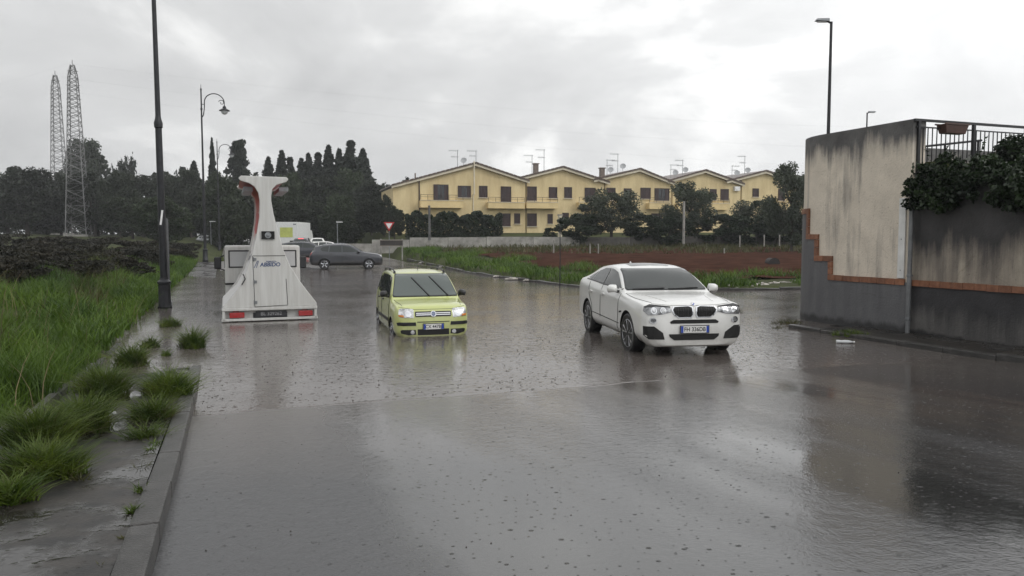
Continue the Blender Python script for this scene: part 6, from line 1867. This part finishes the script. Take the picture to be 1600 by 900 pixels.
# ------------------------------------------------------------------ grass and small things on the ground
def blades(x, y, z, h, w, lean, rg, seg=3):
    n = len(x)
    az = rg.uniform(0, 2 * math.pi, n); fa = rg.uniform(0, 2 * math.pi, n)
    V = []
    for k in range(seg + 1):
        q = k / seg
        hx = np.cos(az) * lean * q * q * h; hy = np.sin(az) * lean * q * q * h
        zz_ = z + h * (q - 0.25 * lean * q * q)
        ww = w * (1 - q) ** 0.6 * 0.5
        cx, cy = x + hx, y + hy
        if k < seg:
            V.append(np.stack([cx - np.cos(fa) * ww, cy - np.sin(fa) * ww, zz_], 1)); V.append(np.stack([cx + np.cos(fa) * ww, cy + np.sin(fa) * ww, zz_], 1))
        else:
            V.append(np.stack([cx, cy, zz_], 1))
    m = 2 * seg + 1
    V = np.stack(V, 1).reshape(-1, 3)
    b = np.arange(n) * m
    T = []
    for k in range(seg - 1):
        o = 2 * k
        T.append(np.stack([b + o, b + o + 1, b + o + 3], 1)); T.append(np.stack([b + o, b + o + 3, b + o + 2], 1))
    o = 2 * (seg - 1)
    T.append(np.stack([b + o, b + o + 1, b + o + 2], 1))
    return V, np.concatenate(T)
def vnoise(x, y, sc, seed):
    """cheap smooth noise"""
    r_ = np.random.default_rng(seed)
    v = np.zeros_like(x)
    for i in range(5):
        a = r_.uniform(0, 6.28); f = sc * r_.uniform(.6, 1.8); ph = r_.uniform(0, 6.28)
        v += np.sin((x * math.cos(a) + y * math.sin(a)) * f + ph)
    return v / 5
rg = np.random.default_rng(21)
# ---- left verge
def verge(n, s0, s1, t0, t1, hmin, hmax, w, name, m, label_seed, dens=None, power=1.0):
    s = s0 + (s1 - s0) * rg.uniform(0, 1, n) ** power; t = rg.uniform(t0, t1, n)
    x = s * U[0] + t * N[0]; y = s * U[1] + t * N[1]
    cl = vnoise(x, y, 2.2, label_seed)
    edge = -1.75 + 0.35 * np.sin(s * 1.7) + 0.25 * np.sin(s * 4.1 + 1)
    keep = (t < edge) & (rg.uniform(0, 1, n) < 0.60 + 0.9 * cl)
    if dens is not None: keep &= dens(s, t)
    x, y, s, t, cl = x[keep], y[keep], s[keep], t[keep], cl[keep]
    z = land_z(x, y) - .05
    h = rg.uniform(hmin, hmax, len(x)) * (1 + 0.9 * cl) * (0.6 + 0.4 * np.clip((edge[keep] - t) / .8, 0, 1))
    V, F = blades(x, y, z, h, w * rg.uniform(.7, 1.3, len(x)), rg.uniform(.15, .9, len(x)), rg)
    o = link(name, np_mesh(name, V, F), M[m]); o['kind'] = 'stuff'
    return o
g1 = verge(52000, 2.5, 16, -6.5, -1.3, .22, .62, .016, 'verge_grass', 'grass', 1, power=1.15)
prop(g1, 'long bright green grass on the verge beside the near pavement', 'grass')
g2 = verge(44000, 15, 60, -6.5, -1.5, .25, .55, .035, 'verge_grass', 'grass', 2, power=1.2)
prop(g2, 'green grass strip running on past the street lamps', 'grass')
g3 = verge(24000, 3.5, 40, -14, -3.2, .35, .9, .022, 'dry_grass', 'grass_dry', 3, power=1.1, dens=lambda s, t: vnoise(s, t, .9, 9) > -.05)
prop(g3, 'yellowish tall weeds mixed into the verge grass', 'grass')
# ---- grass along the flooded edge of the field
n = 190000
x = rg.uniform(-16, 26, n); y = rg.uniform(28, 74, n)
fd = field_depth(x, y)
cl = vnoise(x, y, 1.1, 5)
keep = (fd > .15) & (fd < 7.0) & (rg.uniform(0, 1, n) < np.clip(.62 + 1.3 * cl - .12 * fd, 0, 1))
x, y, fd, cl = x[keep], y[keep], fd[keep], cl[keep]
V, F = blades(x, y, land_z(x, y) - .04, rg.uniform(.14, .42, len(x)) * (1 + .8 * np.maximum(cl, 0)), .05 * rg.uniform(.7, 1.3, len(x)), rg.uniform(.2, .9, len(x)), rg)
o = link('field_grass', np_mesh('field_grass', V, F), M['grass']); prop(o, 'green weeds along the flooded edge of the red field', 'grass', kind='stuff')
n = 16000
x = rg.uniform(-10, 45, n); y = rg.uniform(62, 80, n); keep = (field_depth(x, y) > 3) & (rg.uniform(0, 1, n) < .5 + .8 * vnoise(x, y, .8, 8))
x, y = x[keep], y[keep]
V, F = blades(x, y, land_z(x, y) - .04, rg.uniform(.2, .6, len(x)), .10 * np.ones(len(x)), rg.uniform(.2, .9, len(x)), rg)
o = link('field_grass', np_mesh('field_grass', V, F), M['grass_dry']); prop(o, 'dull weeds at the back of the red field below the walls', 'grass', kind='stuff')

M['grass_fresh'] = leaf_mat('grass_fresh', (0.030, 0.062, 0.009), (0.125, 0.170, 0.024), 2.5, 0.45, 0.35, 0.15)
# ---- tufts growing in the kerb joint
def tuft(name, px, py, wpx, hpx, z, label, n=700, m='grass', group='grass tufts growing on the pavement', w=.013):
    p = atz(px, py, z)
    k = p.y / FOC
    r = empty(name, p, random.uniform(0, 6), label, 'grass tuft', group)
    rr_ = wpx * k / 2; hh = hpx * k
    for part, frac, hk, mm in (('blades', .8, 1.0, 'grass_fresh' if m == 'grass' else m), ('dry_blades', .2, .8, 'grass_dry')):
        nn = int(n * frac)
        if nn < 30 and part == 'dry_blades': continue
        a = rg.uniform(0, 6.28, nn); q = np.sqrt(rg.uniform(0, 1, nn)) * rr_ * .68 * (1 + .35 * np.sin(a * 3 + nn) * np.sin(a * 5))
        h = hh * hk * rg.uniform(.25, 1.2, nn) * (1 - .45 * (q / max(rr_, .01)))
        lean = .15 + .9 * q / max(rr_, .01) + rg.uniform(0, .7, nn)
        V, F = blades(q * np.cos(a) + .25 * rr_ * np.sin(nn), q * np.sin(a) * .85, np.full(nn, -.03), h, w * rg.uniform(.7, 1.3, nn), lean, rg)
        link(part, np_mesh(part, V, F), M[mm], r)['kind'] = 'stuff'
    return r
tuft('grass_tuft', 300, 542, 60, 50, 0, 'large grass tuft standing in water past the kerb end', 800)
tuft('grass_tuft', 268, 510, 50, 26, 0, 'low grass tuft beside the foot of the black lamp pole', 500)
tuft('grass_tuft', 236, 543, 46, 30, 0, 'round grass tuft in the flooded pavement before the lamp', 500)
tuft('grass_tuft', 222, 555, 22, 16, 0, 'small ragged grass tuft in the flooded pavement', 200)
tuft('grass_tuft', 262, 556, 20, 22, 0, 'thin grass tuft with a tall seed stalk', 140)
tuft('grass_tuft', 258, 618, 100, 62, .06, 'dense grass tuft growing over the kerb', 2200)
tuft('grass_tuft', 238, 658, 100, 60, .10, 'dense grass tuft at the kerb beside the litter', 1500)
tuft('grass_tuft', 232, 692, 84, 52, .12, 'leaning grass tuft over the kerb stones', 900)
tuft('grass_tuft', 222, 745, 46, 34, .16, 'sparse yellowish tuft in the kerb joint', 260, 'grass_dry')
tuft('grass_tuft', 126, 755, 26, 36, .22, 'tiny weed sprouting from the wet pavement', 90, 'grass_dry')
tuft('grass_tuft', 50, 745, 150, 84, .25, 'bushy grass tuft spilling onto the near pavement', 2200)
tuft('grass_tuft', 5, 785, 110, 70, .28, 'short grass tuft at the near end of the edging', 900)
tuft('grass_tuft', 130, 672, 120, 80, .16, 'thick grass tuft spilling over the edging stones', 2200)
tuft('grass_tuft', 165, 620, 100, 70, .10, 'tall grass tuft leaning over the pavement near the plastic bag', 1800)
tuft('grass_tuft', 205, 568, 70, 50, .03, 'grass tuft at the flooded edge of the verge', 900)
tuft('grass_tuft', 75, 690, 130, 90, .22, 'rank grass clump burying the edging stones', 2000)
tuft('grass_tuft', 1225, 505, 70, 14, 0, 'drowned weeds at the foot of the rounded wall end', 260, 'grass_dry', 'weeds in the flood water')
tuft('grass_tuft', 1330, 522, 80, 14, .05, 'green weeds along the foot of the tall plastered wall', 420, 'grass', 'weeds in the flood water')
tuft('grass_tuft', 1158, 488, 16, 12, 0, 'lone weed stalks in the water by the white car', 50, 'grass_dry', 'weeds in the flood water')
tuft('grass_tuft', 1240, 480, 16, 8, 0, 'weed stalks in the water before the side road', 40, 'grass_dry', 'weeds in the flood water')
tuft('grass_tuft', 1212, 513, 34, 8, 0, 'flattened floating weeds near the rounded wall end', 120, 'grass_dry', 'weeds in the flood water')
tuft('grass_tuft', 345, 410, 30, 26, .05, 'leafy weed in the water beside the advertising truck', 160, 'grass', 'weeds in the flood water', .03)

# small weeds in the joints of the pavement
for i in range(22):
    s_ = random.uniform(3.2, 9.0); t_ = random.choice((-.62, -.60, -.66, -1.85, -1.7, random.uniform(-1.7, -.7)))
    p = st(s_, t_, float(road_z(s_, -.4)) + .115)
    u_, v_ = project(p)
    tuft('weed_sprig', u_, v_, random.uniform(14, 44), random.uniform(8, 30), p.z, 'small weed sprig in a joint of the wet pavement', random.randint(25, 160), random.choice(('grass', 'grass', 'grass_dry')), 'weed sprigs in the pavement joints')
# dead stems standing in the verge
n = 350
s_ = rg.uniform(3.5, 22, n); t_ = rg.uniform(-6.5, -2.0, n); x = s_ * U[0] + t_ * N[0]; y = s_ * U[1] + t_ * N[1]
V, F = blades(x, y, land_z(x, y) - .04, rg.uniform(.4, 1.1, n), .009 * rg.uniform(.7, 1.4, n), rg.uniform(.1, .6, n), rg)
o = link('dead_stems', np_mesh('dead_stems', V, F), mat('dead_stem', (.17, .13, .075), .8, var=.4, vscale=2)); prop(o, 'dead straw-coloured stems standing in the verge grass', 'stems', kind='stuff')
# ---- litter
def crumple(name, px, py, z, size, m, label, cat='litter', seed=1, flat=.45):
    p = atz(px, py, z)
    rd = random.Random(seed)
    bm = bmesh.new(); bmesh.ops.create_icosphere(bm, subdivisions=3, radius=.5)
    for v in bm.verts:
        f = 1 + .35 * math.sin(v.co.x * 9 + seed) * math.sin(v.co.y * 11) + rd.uniform(-.12, .12)
        v.co = Vector((v.co.x * f * size[0], v.co.y * f * size[1], max(-.02, v.co.z * f * size[2])))
    me = bpy.data.meshes.new(name); bm.to_mesh(me); bm.free()
    o = link(name, me, m); o.location = p; o.rotation_euler = (0, 0, rd.uniform(0, 6))
    return prop(o, label, cat)
bag = mat('bag_white', (.62, .63, .65), .35, var=.15, vscale=8)
crumple('plastic_bag', 187, 616, .11, (.22, .14, .10), bag, 'crumpled white plastic bag on the pavement among the grass tufts', seed=2)
crumple('paper_scrap', 172, 646, .14, (.14, .10, .04), bag, 'small wet white scrap on the pavement', seed=4)
# clear plastic bottle at the wall's foot
p = atz(1320, 534, .03)
bt = empty('plastic_bottle', p, R(-12), 'crushed pale plastic bottle floating at the foot of the wall', 'bottle')
mb = MB(); mb.lathe([(.0001, -.16), (.042, -.155), (.045, -.12), (.036, -.06), (.045, 0), (.044, .06), (.03, .11), (.014, .14), (.014, .16)], 14, Matrix.Rotation(R(90), 4, 'Y') @ Matrix.Diagonal((.8, 1, 1, 1))); mb.build('bottle', mat('bottle_clear', (.55, .57, .58), .12, coat=.5), bt, 50)
mb = MB(); mb.lathe([(.017, .155), (.017, .18), (.0001, .182)], 10, Matrix.Rotation(R(90), 4, 'Y')); mb.build('bottle_cap', M['white_plastic'], bt)
# rubble on the far kerb
stone = mat('rubble', (.34, .32, .29), .7, var=.3, vscale=4, bump=.5)
for i, (px, py, sz) in enumerate(((1141, 449, .55), (1163, 448, .4), (1190, 446, .7), (1210, 444, .6), (1226, 443, .5), (1244, 441, .5), (1152, 450, .3), (1176, 449, .35))):
    crumple('rubble_block', px, py, .06, (sz, sz * .55, sz * .35), stone, ('pale broken concrete lump on the kerb beyond the side road'), 'rubble', 10 + i)['group'] = 'rubble on the far kerb'
for i, (px, py, sz) in enumerate(((775, 432, .5), (800, 436, .6), (822, 438, .4), (690, 417, .6), (660, 411, .6))):
    crumple('rubble_block', px, py, .05, (sz, sz * .5, sz * .25), stone, ('grey lump on the broken kerb beside the field weeds'), 'rubble', 30 + i)['group'] = 'rubble beside the field weeds'

# ---- raindrop splashes: tiny columns of water thrown up where drops strike
def splashes(n, s0, s1, t0, t1, rmin, rmax, name, label, zf):
    s = rg.uniform(s0, s1, n); t = rg.uniform(t0, t1, n)
    x = s * U[0] + t * N[0]; y = s * U[1] + t * N[1]; z = zf(s, t)
    r_ = rmin + (rmax - rmin) * rg.uniform(0, 1, n) ** 2.5; h = r_ * rg.uniform(.8, 1.8, n)
    V = []
    for k in range(5):
        a = k * 2 * math.pi / 5
        V.append(np.stack([x + r_ * math.cos(a), y + r_ * math.sin(a), z + h * rg.uniform(.05, .35, n)], 1))
    V.append(np.stack([x + rg.normal(0, .3, n) * r_, y + rg.normal(0, .3, n) * r_, z + h], 1)); V.append(np.stack([x, y, z - .01 + 0 * h], 1))
    V = np.stack(V, 1).reshape(-1, 3); b = np.arange(n) * 7
    F = np.concatenate([np.stack([b + k, b + (k + 1) % 5, b + 5], 1) for k in range(5)] + [np.stack([b + (k + 1) % 5, b + k, b + 6], 1) for k in range(5)])
    o = link(name, np_mesh(name, V, F, True), M['splash']); prop(o, label, 'splashes', kind='stuff')
M['splash'] = mat('splash_water', (0.065, 0.058, 0.053), 0.12, ior=1.33)
splashes(6500, 9.6, 28, -1.9, 13.0, .003, .0115, 'rain_splashes', 'raindrop splashes dotting the brown flood water', lambda s, t: 0 * s)
splashes(900, 2.5, 9.3, -.3, 12.5, .0015, .0065, 'rain_splashes', 'raindrop splashes dotting the wet asphalt', lambda s, t: road_z(s, t))

# ------------------------------------------------------------------ rain haze
hm = bpy.data.materials.new('rain_haze'); hm.use_nodes = True
nt = hm.node_tree; nt.nodes.clear()
ho = nt.nodes.new('ShaderNodeOutputMaterial'); hv = nt.nodes.new('ShaderNodeVolumePrincipled')
hv.inputs['Color'].default_value = (.93, .95, .97, 1); hv.inputs['Density'].default_value = 0.0005; hv.inputs['Anisotropy'].default_value = 0.2
nt.links.new(hv.outputs[0], ho.inputs['Volume'])
mb = MB(); mb.box((0, 560, 18.5), (2400, 3200, 43)); hz_ = mb.build('haze', hm); hz_['kind'] = 'stuff'; prop(hz_, 'thin pale rain haze filling the air', 'haze')
